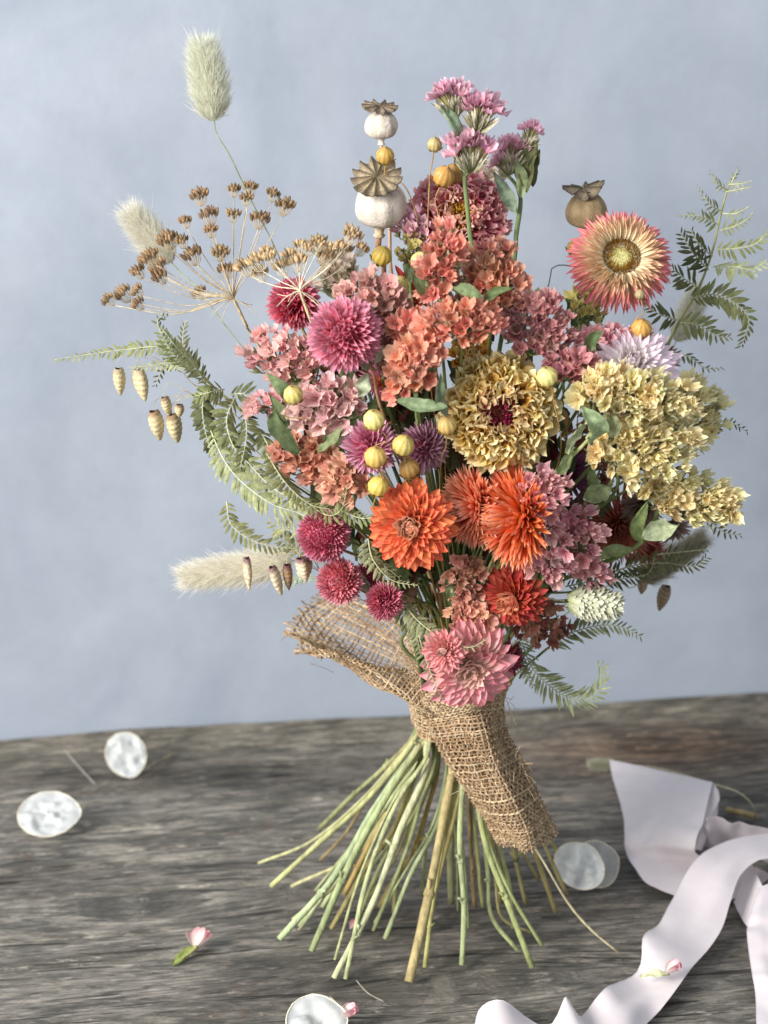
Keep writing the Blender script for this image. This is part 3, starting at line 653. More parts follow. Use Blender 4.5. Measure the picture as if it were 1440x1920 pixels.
def poppy(label, px, py, rp, hp, A, y, crown_c, crown_r, crown_tilt, body, low=True, mids=(), neckc='cdb79a', stemc='a8805a', up=5.0, rays=12, floppy=.0):
    c = P(px, py, y); r_, h = mm(rp), mm(hp); A = nrm(A)
    th = stem_for(label, 'poppy pod', 'poppy_pod', c-A*h*.72, A, mids=mids, up=up, col=stemc, low=low, back=.01)
    ts = np.linspace(0, 1, 18); prof = []
    for t in ts:
        a = t*math.pi; rr = r_*(math.sin(a)**.72)*(1+.10*math.cos(a)); prof.append((max(rr, r_*(.24 if t < .5 else .40)), -h*.5*math.cos(a)))
    mb = MB(); lathe_mb(mb, c, A, prof, C(body), 36, .035, int(px), ribs=9, ribamp=.018); part('seed_pod', mb, M_POD, th)
    mb = MB(); lathe_mb(mb, c-A*h*.5, A, [(r_*.26, .0), (r_*.2, -h*.06), (r_*.16, -h*.16), (r_*.24, -h*.2), (r_*.2, -h*.24), (r_*.12, -h*.26)], C(neckc), 14, .02); part('neck', mb, M_POD, th)
    # crown: radiating stigma rays, scalloped and grooved
    K = nrm(np.array(crown_tilt)); U, V, K = frame(K); cc = P(*crown_c); R_ = mm(crown_r); na = rays*8; a = np.linspace(0, 2*math.pi, na, endpoint=False)
    rho = np.array([.0, .12, .3, .5, .7, .88, 1.0]); g = np.zeros((len(rho), na, 3)); col = np.zeros((len(rho), na, 3)); ray_ = np.cos(rays*a)
    for i, q in enumerate(rho):
        rr = R_*q*(1+.08*ray_*q*q+.05*(vnoise(a*1.2, a*0+i*.2, 70)-.5)); zz = R_*(.13*np.clip(ray_, 0, 1)**3*min(q*4, 1)-.02*q-.10*np.abs(ray_-1)*.5*q+.22*floppy*np.sin(a*3+1)*q*q+floppy*.5*q*np.sin(2*a)-.06*(1-q))
        g[i] = cc+np.outer(np.cos(a)*rr, U)+np.outer(np.sin(a)*rr, V)+np.outer(zz, K)
        k = np.clip(ray_, 0, 1)**4; e = 1-.35*(q > .85)
        col[i] = C('ac9b80')*(1-k[:, None])*e+C('4e3c2c')*k[:, None]
    mb = MB(); mb.grid(g, col, close=True); g2 = g.copy()-K*R_*.07; mb.grid(g2[::-1], col[::-1]*.7, close=True); mb.grid(np.stack([g2[-1], g[-1]]), col[[-1, -1]]*.8, close=True)
    part('crown', mb, M_SEED, th)
    mb = MB(); top = c+A*h*.46; lathe_mb(mb, top, A, [(r_*.42, -h*.02), (r_*.34, h*.05), (r_*.40, h*.12)], C('8a6a40'), 20, .03, ribs=10, ribamp=.06); part('collar', mb, M_SEED, th)
    return th
def bunny(label, p0, p1, rp, col, y0, y1, n=5200, mids=(), low=False, hl=24, place_thing=None, stem=True, tipc=None, prof=None):
    a, b = P(p0[0], p0[1], y0), P(p1[0], p1[1], y1); A = nrm(b-a); Ln = np.linalg.norm(b-a); U, V, A = frame(A)
    th = place_thing or stem_for(label, 'grass', 'bunny_tail_grass', a, A, mids=mids, up=1.1, col='98a278', low=low, back=.006)
    rp_ = mm(rp); t = rng.random(n)**.95; ph = rng.random(n)*6.283
    pr = np.interp(t, [0, .08, .3, .6, .85, 1], prof or [.35, .8, 1, .92, .66, .25])*rp_*.62
    rad = np.cos(ph)[:, None]*U+np.sin(ph)[:, None]*V
    p = a+A*(t*Ln)[:, None]+rad*pr[:, None]*(.75+.25*rng.random((n, 1)))
    lean = .75+.5*rng.random((n, 1)); d = rad*1.0+A*lean+rng.normal(0, .32, (n, 3)); d /= np.linalg.norm(d, axis=1, keepdims=True)
    L_ = mm(hl)*(.45+.7*rng.random((n, 1))+.6*(rng.random((n, 1)) > .96)); w = np.cross(d, rng.normal(0, 1, (n, 3))); w /= np.linalg.norm(w, axis=1, keepdims=True); w *= mm(.7)
    m = p+d*L_*.55+A*L_*.05; e = p+d*L_+A*L_*.28
    V4 = np.stack([p-w, p+w, m+w*.6, m-w*.6, e+w*.12, e-w*.12], 1).reshape(-1, 3)
    i0 = (np.arange(n)*6)[:, None]; q = np.concatenate([i0+np.array([[0, 1, 2, 3]]), i0+np.array([[3, 2, 4, 5]])])
    cb = C(col)*(.82+.3*rng.random((n, 1))); cc = np.repeat(cb[:, None, :], 6, 1)
    mb = MB(); mb.add(V4, np.clip(cc.reshape(-1, 3), 0, 1), q=q); part('seed_hairs', mb, M_FUZZ, th, kind='stuff')
    mb = MB(); lathe_mb(mb, a, A, [(pp*rp_*.55, tt*Ln) for tt, pp in zip([0, .08, .3, .6, .85, 1], [.1, .8, 1, .92, .66, .1])], C(col), 14, .05); part('seed_head_core', mb, M_FUZZ, th)
    return th
def spikelet(th, p, A, Ln, w, c1='e4d8b6', c2='7a4a58', flat=.6, name='spikelet', n=6):
    """quaking grass: a small flattened cone of overlapping scales, hanging from its dark tip"""
    U, V, A = frame(A, random.random()*.6-.3); mb = MB(); a = np.linspace(0, 2*math.pi, 14, endpoint=False); g = []; cc = []
    for i in range(n*3+1):
        t = i/(n*3.0); k = (i % 3)/3.0; env = math.sin(math.pi*min(t*.86+.11, 1))**.6*(1.1-.3*t); q = w*.66*env*(1+.16*(k-.33))
        g.append([p+U*math.cos(x)*q+V*math.sin(x)*q*flat+A*Ln*t+A*Ln*.03*math.cos(2*x) for x in a])
        b = C(c1)*(1-.28*(k > .5)); f = max(0, 1-t*3.6); cc.append(np.tile(b*(1-f)+C(c2)*f, (14, 1)))
    mb.grid(np.array(g), np.array(cc), close=True); return part(name, mb, M_SEED, th)
def flax_mesh(mb, c, A, r_, col):
    ribs = 10; prof = [(r_*.12, -r_*1.0), (r_*.6, -r_*.82), (r_*.93, -r_*.4), (r_*1.0, 0), (r_*.92, r_*.42), (r_*.62, r_*.8), (r_*.25, r_*1.02), (r_*.06, r_*1.18), (r_*.02, r_*1.45)]
    c0 = C(col); lathe_mb(mb, c, A, prof, [c0*.8, c0*.9, c0, c0, c0, c0*.98, c0*.85, C('9a7434'), C('8a6430')], 40, .015, int(random.random()*99), ribs=ribs, ribamp=.045)
    U, V, A = frame(A)
    for k in range(5):
        ph = k*1.257; rad = U*math.cos(ph)+V*math.sin(ph); g = np.array([[c-A*r_*.95+rad*r_*.1+np.cross(A, rad)*s*r_*.2, c-A*r_*.75+rad*r_*.85+np.cross(A, rad)*s*r_*.3, c-A*r_*.35+rad*r_*1.22+np.cross(A, rad)*s*r_*.08] for s in (-1, 0, 1)]); mb.grid(g, C('b79a5c'))
def flax(label, caps, y, mids=(), low=False, col='b08f5a', group=None):
    """one flax stem with a few round capsules, caps: (px, py, radius px, colour, dy)"""
    x0, y0, r0, c0, dy = caps[0]; p = P(x0, y0, y+dy); A = nrm(np.array([random.gauss(0, .25), -.35, 1.0]))
    th = stem_for(label, 'flax', 'flax_stem', p-A*mm(r0), A, mids=mids, up=1.15, col=col, low=low, back=.008, group=group)
    for i, (x, yy, r, c, dy) in enumerate(caps):
        p = P(x, yy, y+dy); A = nrm(np.array([random.gauss(0, .3), -.5, 1.0])); mb = MB(); flax_mesh(mb, p, A, mm(r), c); part('seed_capsule', mb, M_FLAX, th)
        if i:
            b = p-A*mm(r); t = P(caps[0][0]+(caps[0][0]-x)*-.2, max(yy+90, caps[0][1]+110), y+.02); mb = MB(); mb.tube(catmull([b, b-A*.006, t], 14), mm(1.0), 5, C(col)); part('branch', mb, M_STEM, th)
    return th
def umbel(label, px, py, y, heads, stem_px, low=True, cols=('d9c7a2', '7d6146')):
    c = P(px, py, y); A = nrm(c-P(stem_px[0][0], stem_px[0][1], y+.01)); 
    th = stem_for(label, 'seed head', 'umbel_seed_head', c, A, mids=[P(a, b, y+.006+.01*i) for i, (a, b) in enumerate(stem_px)], up=3.0, col='dccaa2', low=low, back=.004)
    seeds = []
    for v in range(4):
        mb = MB(); r = np.random.default_rng(v+90); n = 17
        for i in range(n):
            q = math.sqrt((i+.5)/n); ph = 2.4*i; tip = np.array([math.cos(ph)*q*.36, math.sin(ph)*q*.36, .34+.22*(1-q)+.12*r.random()]); bend = tip*.5+np.array([math.cos(ph)*.10*q, math.sin(ph)*.10*q, -.08])
            mb.tube(catmull([[0, 0, 0], bend, tip], 5), .012, 4, C(cols[0]), cap=False)
            d = nrm(np.array([math.cos(ph)*q*.5, math.sin(ph)*q*.5, 1.])); s = r.uniform(.22, .32); dk = C(cols[1])*(.65+.85*r.random())
            pth = [tip-d*.02, tip+d*s*.35, tip+d*s*.8, tip+d*s*1.35]; mb.tube(pth, [.03, .085, .08, .016], 6, [C(cols[0]), dk, dk, dk*.7])
        seeds.append(mb.mesh('seed_cluster', M_SEED))
    for i, (x, yy) in enumerate(heads):
        dy = random.uniform(-.022, .026); p = P(x, yy, y+dy); dist = np.linalg.norm(p-c); d = nrm(nrm(p-c)*.7+np.array([0, 0, .75])); Uv, Vv, Zv = frame(d, random.random()*6); s = mm(36)*random.uniform(.8, 1.2)
        p = p-d*s*.5
        sag = (p+c)/2+np.array([0, 0, -abs(p[0]-c[0])*.14+.002]); mb = MB(); mb.tube(catmull([c, c*.75+sag*.25+A*dist*.02, sag, p], 14), np.linspace(mm(1.25), mm(.7), 14), 5, C(cols[0])*random.uniform(.75, 1.08)); part('ray', mb, M_STEM, th)
        place('seed_cluster', seeds[i % 4], th, Uv, Vv, Zv, p, s)
    mb = MB()
    for k in range(9):
        ph = k*.7; d = np.array([math.cos(ph), math.sin(ph)*.8, -.55+.3*random.random()]); mb.tube(catmull([c, c+d*.006, c+d*.011+np.array([0, 0, random.uniform(-.004, .003)])], 8), mm(.7), 4, C(cols[0])*.9, cap=False)
    part('bracts', mb, M_STEM, th); return th

# ------------------------------------------------------------------ burlap
def weave(mb, Sf, nu, nv, th_, amp, cols, skip=0.0, fray=(0, 0), jit=.12, n2=2, crease=(0, 7)):
    """plain weave over a surface Sf(u, v): nu threads across, nv threads along"""
    S0 = Sf
    def Sf(u, v):
        e = 2e-3; a = S0(u+e, v)-S0(u-e, v); b = S0(u, v+e)-S0(u, v-e); n = np.cross(a, b); n = n/(np.linalg.norm(n, axis=-1, keepdims=True)+1e-12)
        u, v = np.broadcast_arrays(np.asarray(u, float), np.asarray(v, float))
        return S0(u, v)+n*((vnoise(u*2.2+v*3+crease[1], v*6-u*2+crease[1], 83)-.5)*crease[0])[..., None]
    def nm(u, v):
        e = 1e-3; a = Sf(u+e, v)-Sf(u-e, v); b = Sf(u, v+e)-Sf(u, v-e); n = np.cross(a, b); return n/(np.linalg.norm(n, axis=-1, keepdims=True)+1e-12)
    for k in range(nv):
        v = (k+.5+random.gauss(0, jit))/nv; m = nu*n2+1; lo = -fray[0]*random.random(); u = np.linspace(lo, 1+fray[1]*random.random(), m); vv = v+(vnoise(u*6+k*3.7, u*0, 81)-.5)*.5/nv
        Pn = nm(u, vv); ph = (np.floor(u*nu-.0)+k); off = np.cos(np.pi*(u*nu+k))*amp
        th2 = th_*random.uniform(.75, 1.3)
        mb.tube(Sf(u, vv)+Pn*off[:, None], th2, 5, cols[random.randrange(len(cols))]*random.uniform(.75, 1.2), cap=False)
    for k in range(nu):
        u = (k+.5+random.gauss(0, jit))/nu; m = nv*n2+1; v = np.linspace(-.02, 1.02, m); uu = u+(vnoise(v*6+k*3.1, v*0, 82)-.5)*.5/nu
        Pn = nm(uu, v); off = -np.cos(np.pi*(v*nv+k))*amp
        mb.tube(Sf(uu, v)+Pn*off[:, None], th_*random.uniform(.75, 1.3), 5, cols[random.randrange(len(cols))]*random.uniform(.75, 1.2), cap=False)
def loft(sections):
    """smooth surface through rows of 3-D points"""
    Sx = np.array(sections); nu, nv = Sx.shape[:2]
    rows = np.array([catmull(r_, 41) for r_ in Sx]); G = np.array([catmull(rows[:, j], 41) for j in range(41)]).transpose(1, 0, 2)
    def f(u, v):
        u = np.asarray(u, float); v = np.asarray(v, float); u, v = np.broadcast_arrays(u, v)
        x = u*40; y = v*40; i = np.clip(np.floor(x).astype(int), 0, 39); j = np.clip(np.floor(y).astype(int), 0, 39); fx = (x-i)[..., None]; fy = (y-j)[..., None]
        return G[i, j]*(1-fx)*(1-fy)+G[i+1, j]*fx*(1-fy)+G[i, j+1]*(1-fx)*fy+G[i+1, j+1]*fx*fy
    return f
# ================================================================== the bouquet
F = np.array([0, -1.0, 0.0])
# -- poppy pods
poppy('large chalky white poppy pod with a wide brown ribbed crown, left of the top', 714, 382, 47, 84, (.05, -.1, 1), .0, (706, 331, -.008), 44, (-.10, -.62, .8), 'cfc6ba', mids=[P(722, 470, .004), P(726, 560, .02)], stemc='a87a5e', rays=13)
poppy('smaller white poppy pod highest on the left, standing above the large one', 715, 234, 30, 50, (.0, -.05, 1), .02, (712, 199, .02), 31, (.06, -.18, 1), 'd2c8ba', mids=[P(722, 300, .022), P(730, 420, .03), P(740, 560, .035)], stemc='c9a98a', neckc='e6ddd0', rays=10, up=3.4)
poppy('tan brown poppy pod with a torn crown behind the open strawflower', 1100, 394, 39, 66, (.02, -.05, 1), .035, (1094, 352, .035), 38, (-.12, -.1, 1), 'a08a68', mids=[P(1100, 480, .04), P(1080, 600, .05)], stemc='8a6f4c', rays=9, floppy=.35)
# -- umbels
U1 = [(203,562),(230,551),(257,545),(258,570),(258,509),(282,480),(295,505),(315,448),(340,452),(347,415),(360,478),(375,367),(393,403),(395,432),(437,402),(438,356),(463,372),(468,352),(487,410),(512,364),(535,386),(413,474),(425,506),(373,549),(300,517),(277,487),(297,500),(310,452)]
U2 = [(458,500),(483,489),(507,482),(487,513),(527,500),(543,479),(563,460),(580,466),(597,455),(610,478),(625,470),(642,465),(660,440),(678,466),(500,470),(560,490)]
umbel('wide open umbel of brown seed clusters on the far left, over the fern', 438, 560, .012, U1, [(462, 610), (488, 650)], cols=('ddcba8', '9c8060'))
umbel('flatter cream umbel in front of the red globe flower', 562, 545, -.02, U2, [(590, 620), (632, 718)], cols=('eee2c6', 'c4a880'))
# -- bunny tails and canary grass
bunny('pale green fluffy bunny tail standing highest on the left', (402, 226), (380, 84), 40, 'f0f0e2', .0, .0, mids=[P(430, 290, .0), P(468, 370, .004), P(518, 470, .012), P(590, 640, .03)], hl=26)
bunny('blurred cream bunny tail behind the brown umbel seeds', (322, 492), (244, 400), 34, 'f6f3e8', .07, .07, mids=[P(370, 540, .065), P(430, 620, .05), P(520, 730, .045)], hl=28, n=4200)
bunny('cream bunny tail lying out to the left above the burlap', (548, 1052), (345, 1082), 37, 'fffaee', .035, .03, mids=[P(640, 1075, .035), P(740, 1160, .03)], hl=26, n=6000)
bunny('pale bunny tail hidden behind the right fern', (1268, 640), (1312, 545), 26, 'e2e0d4', .085, .085, mids=[P(1230, 740, .08)], n=2600)
bunny('blurred grey cream bunny tail drooping behind the lower right fern', (1200, 1090), (1318, 1010), 27, 'bdb4a0', .085, .085, mids=[P(1120, 1110, .075)], n=3200)
def canary():
    a, b = P(1060, 1127, -.044), P(1160, 1136, -.046); A = nrm(b-a); U, V, A = frame(A); Ln = np.linalg.norm(b-a)
    th = stem_for('green and white canary grass head poking out at lower right', 'grass', 'canary_grass', a, A, mids=[P(1020, 1124, -.042), P(960, 1160, -.03)], up=1.5, col='d2caa2', back=.004)
    src = petal_mb(Lr=1, W=.5, nl=6, nw=2, cup=1.1, curl=.12, prof='lance', stops=S((0, '9aa868'), (.45, 'c4cc98'), (1, 'efeed6')), seed=31, streak=.4); ms, ps = [], []
    n = 210
    for i in range(n):
        t = (i+.5)/n; ph = i*2.4; env = math.sin(math.pi*min(t*.8+.14, 1))**.6; rad = U*math.cos(ph)+V*math.sin(ph); d = nrm(rad*.95+A*(.9+t*.9)); X = nrm(np.cross(d, A)); ms.append(np.stack([X, d, np.cross(X, d)], 1)*mm(30)*random.uniform(.75, 1.2)); ps.append(a+A*Ln*.84*t+rad*mm(19)*env)
    mb = MB(); mb.inst(src, np.array(ms), np.array(ps), mult=.8+.35*rng.random(n)); part('scales', mb, M_PETAL, th, kind='stuff')
canary()

# -- strawflowers
LK = nrm
strawflower('open pink and cream strawflower with a golden ring centre, at upper right', 1164, 486, 94, (.03, -.80, .52), S((0, 'f8f0d8'), (.42, 'f4e0c0'), (.66, 'e89880'), (1, 'd65a74')), y=-.012, nl=9, cnt=(56, 42), closed=False, wide=.16, disc=('c3bd80', 1), ee=(-34, 42), curl=.05, cup=1.2, inner=S((0, 'f0e2bc'), (.5, 'ecd0a4'), (1, 'e0a47e')), profile='lance', inlen=.42, mids=[P(1120, 620, .03)])
strawflower('white strawflower with lilac tips behind the yellow statice', 1183, 694, 86, (.0, -.74, .66), S((0, 'faf6ec'), (.6, 'faf2f4'), (1, 'ecc8dc')), profile='blunt', y=-.046, nl=8, cnt=(38, 18), closed=True, wide=.24, ee=(-14, 74), inner=S((0, 'efe8d8'), (1, 'e9d8e0')))
strawflower('coral orange strawflower with cream heart, centre front', 772, 984, 75, (-.20, -.95, .18), S((0, 'f8c080'), (.35, 'f89464'), (1, 'f0683c')), nl=10, cnt=(32, 12), wide=.36, profile='blunt', inner=S((0, 'f4d8a8'), (.5, 'f6cfa8'), (1, 'f2a886')), ee=(-16, 84), cup=1.0, y=-.068)
strawflower('fluffy orange strawflower half hidden between the coral one and its brighter twin', 896, 948, 72, (-.80, -.60, .04), S((0, 'ee7a30'), (.5, 'ec6434'), (1, 'f8b490')), nl=10, cnt=(58, 30), wide=.17, ee=(4, 84), inlen=.80, y=-.050, closed=True)
strawflower('bright orange fluffy strawflower turned to the left beside the pink statice', 980, 966, 92, (-.84, -.54, .06), S((0, 'f4ac40'), (.4, 'f0742c'), (.8, 'ee6834'), (1, 'f8b488')), nl=11, cnt=(66, 34), wide=.17, ee=(4, 84), inlen=.80, y=-.056, closed=True)
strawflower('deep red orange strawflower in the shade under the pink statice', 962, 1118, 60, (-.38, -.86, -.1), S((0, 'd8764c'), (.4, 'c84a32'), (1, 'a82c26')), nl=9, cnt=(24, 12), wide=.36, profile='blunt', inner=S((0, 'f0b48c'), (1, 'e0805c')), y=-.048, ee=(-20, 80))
strawflower('pink strawflower with creamy heart just above the burlap knot', 878, 1246, 84, (.10, -.97, -.10), S((0, 'fdf0d0'), (.35, 'fad8c0'), (.7, 'f6aeb0'), (1, 'e87484')), nl=6, cnt=(24, 14), wide=.40, profile='blunt', inner=S((0, 'fbecc4'), (.6, 'f8d4c0'), (1, 'f4b4b0')), y=-.052, ee=(-10, 55), back=.008)
strawflower('tight pink strawflower bud in front of the open pink one', 834, 1218, 40, (-.28, -.92, .12), S((0, 'f8e0cc'), (.5, 'f4b0a8'), (1, 'e88088')), profile='blunt', nl=8, cnt=(22, 10), wide=.38, inner=S((0, 'f4e6cc'), (1, 'f0c0b8')), y=-.066, ee=(5, 86), back=.006)
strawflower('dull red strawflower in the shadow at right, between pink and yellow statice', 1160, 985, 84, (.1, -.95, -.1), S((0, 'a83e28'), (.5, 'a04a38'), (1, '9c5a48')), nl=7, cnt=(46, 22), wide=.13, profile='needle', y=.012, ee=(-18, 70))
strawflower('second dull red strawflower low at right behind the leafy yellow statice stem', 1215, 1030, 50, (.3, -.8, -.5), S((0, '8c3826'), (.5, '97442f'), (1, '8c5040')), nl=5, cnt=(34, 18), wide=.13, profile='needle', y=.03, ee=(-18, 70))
strawflower('wilted taupe flower head under the yellow statice at right', 1204, 950, 44, (-.35, -.85, -.3), S((0, '6e5048'), (.5, '85675c'), (1, '97786a')), nl=6, cnt=(22, 12), wide=.24, y=.004, ee=(20, 88), name='wilted_flower')
strawflower('second wilted brown flower head below the yellow statice', 1262, 985, 38, (.2, -.8, -.5), S((0, '6e5048'), (.5, '7d6258'), (1, '8c6f64')), nl=5, cnt=(20, 12), wide=.24, y=.022, ee=(5, 80), name='wilted_flower', low=False)
strawflower('brown wilted flower head behind the white strawflower', 1238, 672, 40, (.4, -.7, .4), S((0, '5c3c34'), (.5, '6e4a44'), (1, '7c5850')), nl=5, cnt=(26, 14), wide=.18, y=.04, ee=(0, 80), name='wilted_flower', low=False)
strawflower('small magenta strawflower with a red centre behind the stem of the big globe flower', 712, 712, 38, (-.2, -.9, -.2), S((0, 'e0a0a0'), (.5, 'c0627e'), (1, 'b04a76')), nl=5, cnt=(26, 14), wide=.15, y=-.03, ee=(-10, 70), inner=S((0, 'c8502c'), (1, 'd8643c')), low=False)
strawflower('dark crimson strawflower behind the pink one at the knot', 945, 1236, 48, (.4, -.8, .1), S((0, '5c1420'), (.5, '6c1c2c'), (1, '7a2438')), nl=5, cnt=(16, 8), wide=.26, y=-.012, ee=(-20, 60), low=False)
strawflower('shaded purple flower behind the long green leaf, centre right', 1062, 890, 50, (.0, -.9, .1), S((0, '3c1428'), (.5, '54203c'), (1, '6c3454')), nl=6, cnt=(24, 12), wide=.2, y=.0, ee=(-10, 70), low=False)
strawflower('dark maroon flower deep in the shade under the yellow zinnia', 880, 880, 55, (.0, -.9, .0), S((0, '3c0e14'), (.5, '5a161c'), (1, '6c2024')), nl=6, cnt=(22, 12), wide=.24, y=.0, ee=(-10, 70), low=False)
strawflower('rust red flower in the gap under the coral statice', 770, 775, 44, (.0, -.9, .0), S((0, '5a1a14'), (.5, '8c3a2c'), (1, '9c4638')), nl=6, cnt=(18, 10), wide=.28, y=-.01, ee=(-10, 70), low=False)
strawflower('scarlet flower behind the upper flax capsules', 770, 545, 48, (.0, -.9, .2), S((0, '8c1c14'), (.5, 'a82c1c'), (1, 'b83a24')), nl=6, cnt=(18, 10), wide=.28, y=.012, ee=(-10, 70), low=False)

# -- zinnias
zinnia('large ruffled yellow zinnia with a crimson centre in the middle', 935, 772, 108, (-.02, -.95, .24), S((0, '8c5410'), (.35, 'cc9230'), (.75, 'edc96c'), (1, 'faeab4')), S((0, 'a05a2c'), (.5, 'd2a060'), (1, 'e8cc96')), S((0, '5c0c20'), (.6, '8c1438'), (1, 'b02c50')), y=-.048, layers=10, cnt=(40, 13), ruffle=.26, lens=(.40,.26), ee=(0, 66), wide=.72, dome=.30)
zinnia('faded red and pink zinnia near the top with a small yellow eye', 858, 412, 93, (.0, -.86, .42), S((0, '8c1830'), (.4, 'cc4a56'), (.8, 'd87c8a'), (1, 'ecb8b0')), S((0, 'b83a44'), (.5, 'dc7a70'), (1, 'f0c8b0')), S((0, 'a8701c'), (.6, 'c8922c'), (1, 'd8b04c')), y=.012, layers=9, cnt=(36, 13), ruffle=.2, ee=(-14, 60), lens=(.44,.28))
zinnia('cup of orange yellow petals peeking out above the yellow zinnia', 882, 668, 42, (-.05, -.75, .62), S((0, 'b8701c'), (.5, 'd89838'), (1, 'e8bc64')), S((0, 'c88428'), (.5, 'e0b054'), (1, 'f0dc9c')), None, y=-.018, layers=5, cnt=(14, 9), ruffle=.10, wide=.9, ee=(20, 80), low=False, name='marigold')

# -- globe amaranths
PK = S((0, 'a02848'), (.45, 'c84870'), (1, 'e08cae'))
PB = S((0, 'c84454'), (.45, 'ec7888'), (1, 'f8a8c0'))
globe('large soft pink purple globe flower at upper left on a bare tan stem', 648, 628, 60, (-.30, -.86, .35), S((0, 'b43c4c'), (.4, 'dc6c84'), (1, 'e498b8')), y=-.062, n=330, mids=[P(700, 700, -.055), P(716, 770, -.045)], spiky=.40, width=.36, low=True, back=.004, col='b08a68')
globe('crimson pink globe flower behind the cream umbel', 552, 572, 46, (-.1, -.7, .65), S((0, '9c2038'), (.5, 'c83c5c'), (1, 'e08aa4')), y=.004, n=230, spiky=.5)
globe('deep pink globe flower below the fern tip, on the left', 607, 1004, 48, (-.15, -.80, .5), S((0, 'c83c54'), (.5, 'ec6c86'), (1, 'f8a8c0')), y=-.052, n=380, spiky=.30, width=.4, tilt=42)
globe('lighter pink globe flower with a salmon top, lower left above the burlap', 638, 1090, 42, (-.35, -.88, .15), PB, y=-.052, n=320, spiky=.34, width=.36, tilt=42)
globe('small raspberry globe flower beside the burlap, lowest of the globes', 721, 1127, 33, (.05, -.98, .15), S((0, '9c2440'), (.5, 'cc4868'), (1, 'e88ca4')), y=-.054, n=240, spiky=.46, tilt=36)
globe('little pink globe flower tucked behind the two lowest globes', 688, 1082, 26, (.1, -.8, .5), PK, y=-.038, n=180, spiky=.4)
globe('spiky magenta globe flower behind a pair of flax capsules, centre left', 694, 836, 44, (-.3, -.9, -.2), S((0, 'c04c58'), (.45, 'c0607c'), (1, 'd8a4b8')), y=-.052, n=170, spiky=.58, width=.3, tilt=12)
globe('spiky purple globe flower right of the flax capsules', 792, 838, 40, (.35, -.9, .1), S((0, 'b04458'), (.4, 'ac5878'), (1, 'c49cb4')), y=-.048, n=150, spiky=.6, width=.3, tilt=12)

# -- statice
LG = 'a3ad84'
statice('pale pink statice cluster on the left edge under the umbel stems', 532, 668, 70, 46, 10, 30, 38, 'pink', bulge=16, mix='lightpink', leaves=[(560, 760, 500, 700, 26, '6f7f58')])
statice('light pink statice cluster in front, left of the flax capsules', 612, 762, 64, 44, -12, 30, 42, 'lightpink', b=-.008, bulge=16, leaves=[(560, 850, 515, 768, 34, '5f6e4c'), (600, 850, 640, 800, 24, '76835c')])
statice('small deep pink statice flowers by the curled fern on the left', 500, 757, 34, 20, 0, 9, 32, 'pink', b=-.002)
statice('dusty rose statice cluster beside the large globe flower', 700, 572, 62, 48, 28, 34, 38, 'rose', bulge=16, leaves=[(690, 700, 672, 745, 28, 'b5c0a2', -.02), (722, 650, 700, 680, 26, 'b9c4ac', -.02)])
statice('dusty rose statice florets right of the large globe flower', 712, 660, 36, 34, 0, 14, 34, 'rose', b=.004)
statice('upright salmon statice spike left of the top cluster', 826, 496, 34, 66, 14, 30, 40, 'salmon', b=-.014, bulge=18, leaves=[(800, 560, 770, 510, 24, '7d8c60')])
statice('coral statice spike under the red zinnia', 928, 520, 52, 62, -10, 34, 42, 'coral', bulge=16, mix='brown')
statice('broad coral statice cluster above the orange petal cup', 866, 604, 68, 32, 0, 32, 42, 'coral', b=-.012, bulge=16, mix='salmon', leaves=[(900, 570, 960, 540, 20, '5f6c44'), (850, 540, 905, 560, 22, '76855c')])
statice('small coral statice florets beside a pale flax capsule', 765, 612, 30, 26, 0, 9, 44, 'coral', b=-.006)
statice('coral statice cluster slanting down left of the zinnia', 776, 688, 34, 60, 38, 28, 42, 'coral', b=-.012, bulge=16, mix='peach', leaves=[(745, 752, 838, 762, 26, '7c8f6c', -.012), (838, 780, 826, 700, 24, '8a9a78', -.01)])
statice('mauve pink statice cluster right of centre', 1008, 612, 66, 52, 20, 42, 36, 'mauve', bulge=18, mix='rose')
statice('rose pink statice florets along the edge of the yellow zinnia', 1070, 688, 46, 26, -10, 16, 38, 'mauve', b=-.004, mix='pink', leaves=[(1100, 660, 1130, 620, 22, '586a44')])
statice('small pink statice flower under the open strawflower', 1136, 634, 38, 20, 0, 10, 34, 'candy', b=.0)
statice('orange brown statice cluster beside the left ferns', 572, 858, 56, 36, 18, 24, 38, 'brown', bulge=14, mix='peach', leaves=[(640, 840, 700, 868, 24, '5c6a3c'), (610, 830, 660, 800, 26, '5c6a3c')])
statice('peach orange statice cluster above the fern tip', 648, 903, 40, 34, 0, 16, 42, 'peach', b=-.006)
statice('big yellow statice cluster along the top of the right side', 1186, 742, 104, 40, 8, 56, 47, 'yellow', b=-.026, bulge=14, mix='gold', leaves=[(1108, 835, 1090, 762, 36, '93a47c', -.004), (1150, 820, 1145, 775, 30, '9fa47a', -.004)])
statice('golden yellow statice cluster below it, left of the yellow tip', 1205, 832, 92, 62, -6, 62, 47, 'gold', b=-.022, bulge=16, mix='yellow')
statice('loose yellow statice tip sticking out at far right', 1306, 768, 44, 56, -25, 28, 44, 'yellow', b=-.02, bulge=12)
statice('lower yellow statice spray pointing right on a leafy winged stem', 1292, 934, 96, 38, 12, 48, 46, 'yellow', b=-.034, bulge=12, mix='gold', mids=[P(1240, 985, -.028), P(1185, 1030, -.03), P(1130, 1056, -.028), P(1020, 1100, -.01)], leaves=[(1205, 1008, 1272, 985, 44, 'b0b994', -.006), (1200, 1020, 1215, 940, 26, '8c9b62', .0), (1185, 1030, 1120, 1052, 26, 'a2ad78', .0)], up=4.5)
statice('pink statice sprig with ruffled florets, right of the orange flowers', 1016, 930, 38, 44, 0, 20, 40, 'candy', b=-.012, bulge=14, mix='pink', leaves=[(1062, 850, 1100, 790, 22, 'a3ad84', -.008)])
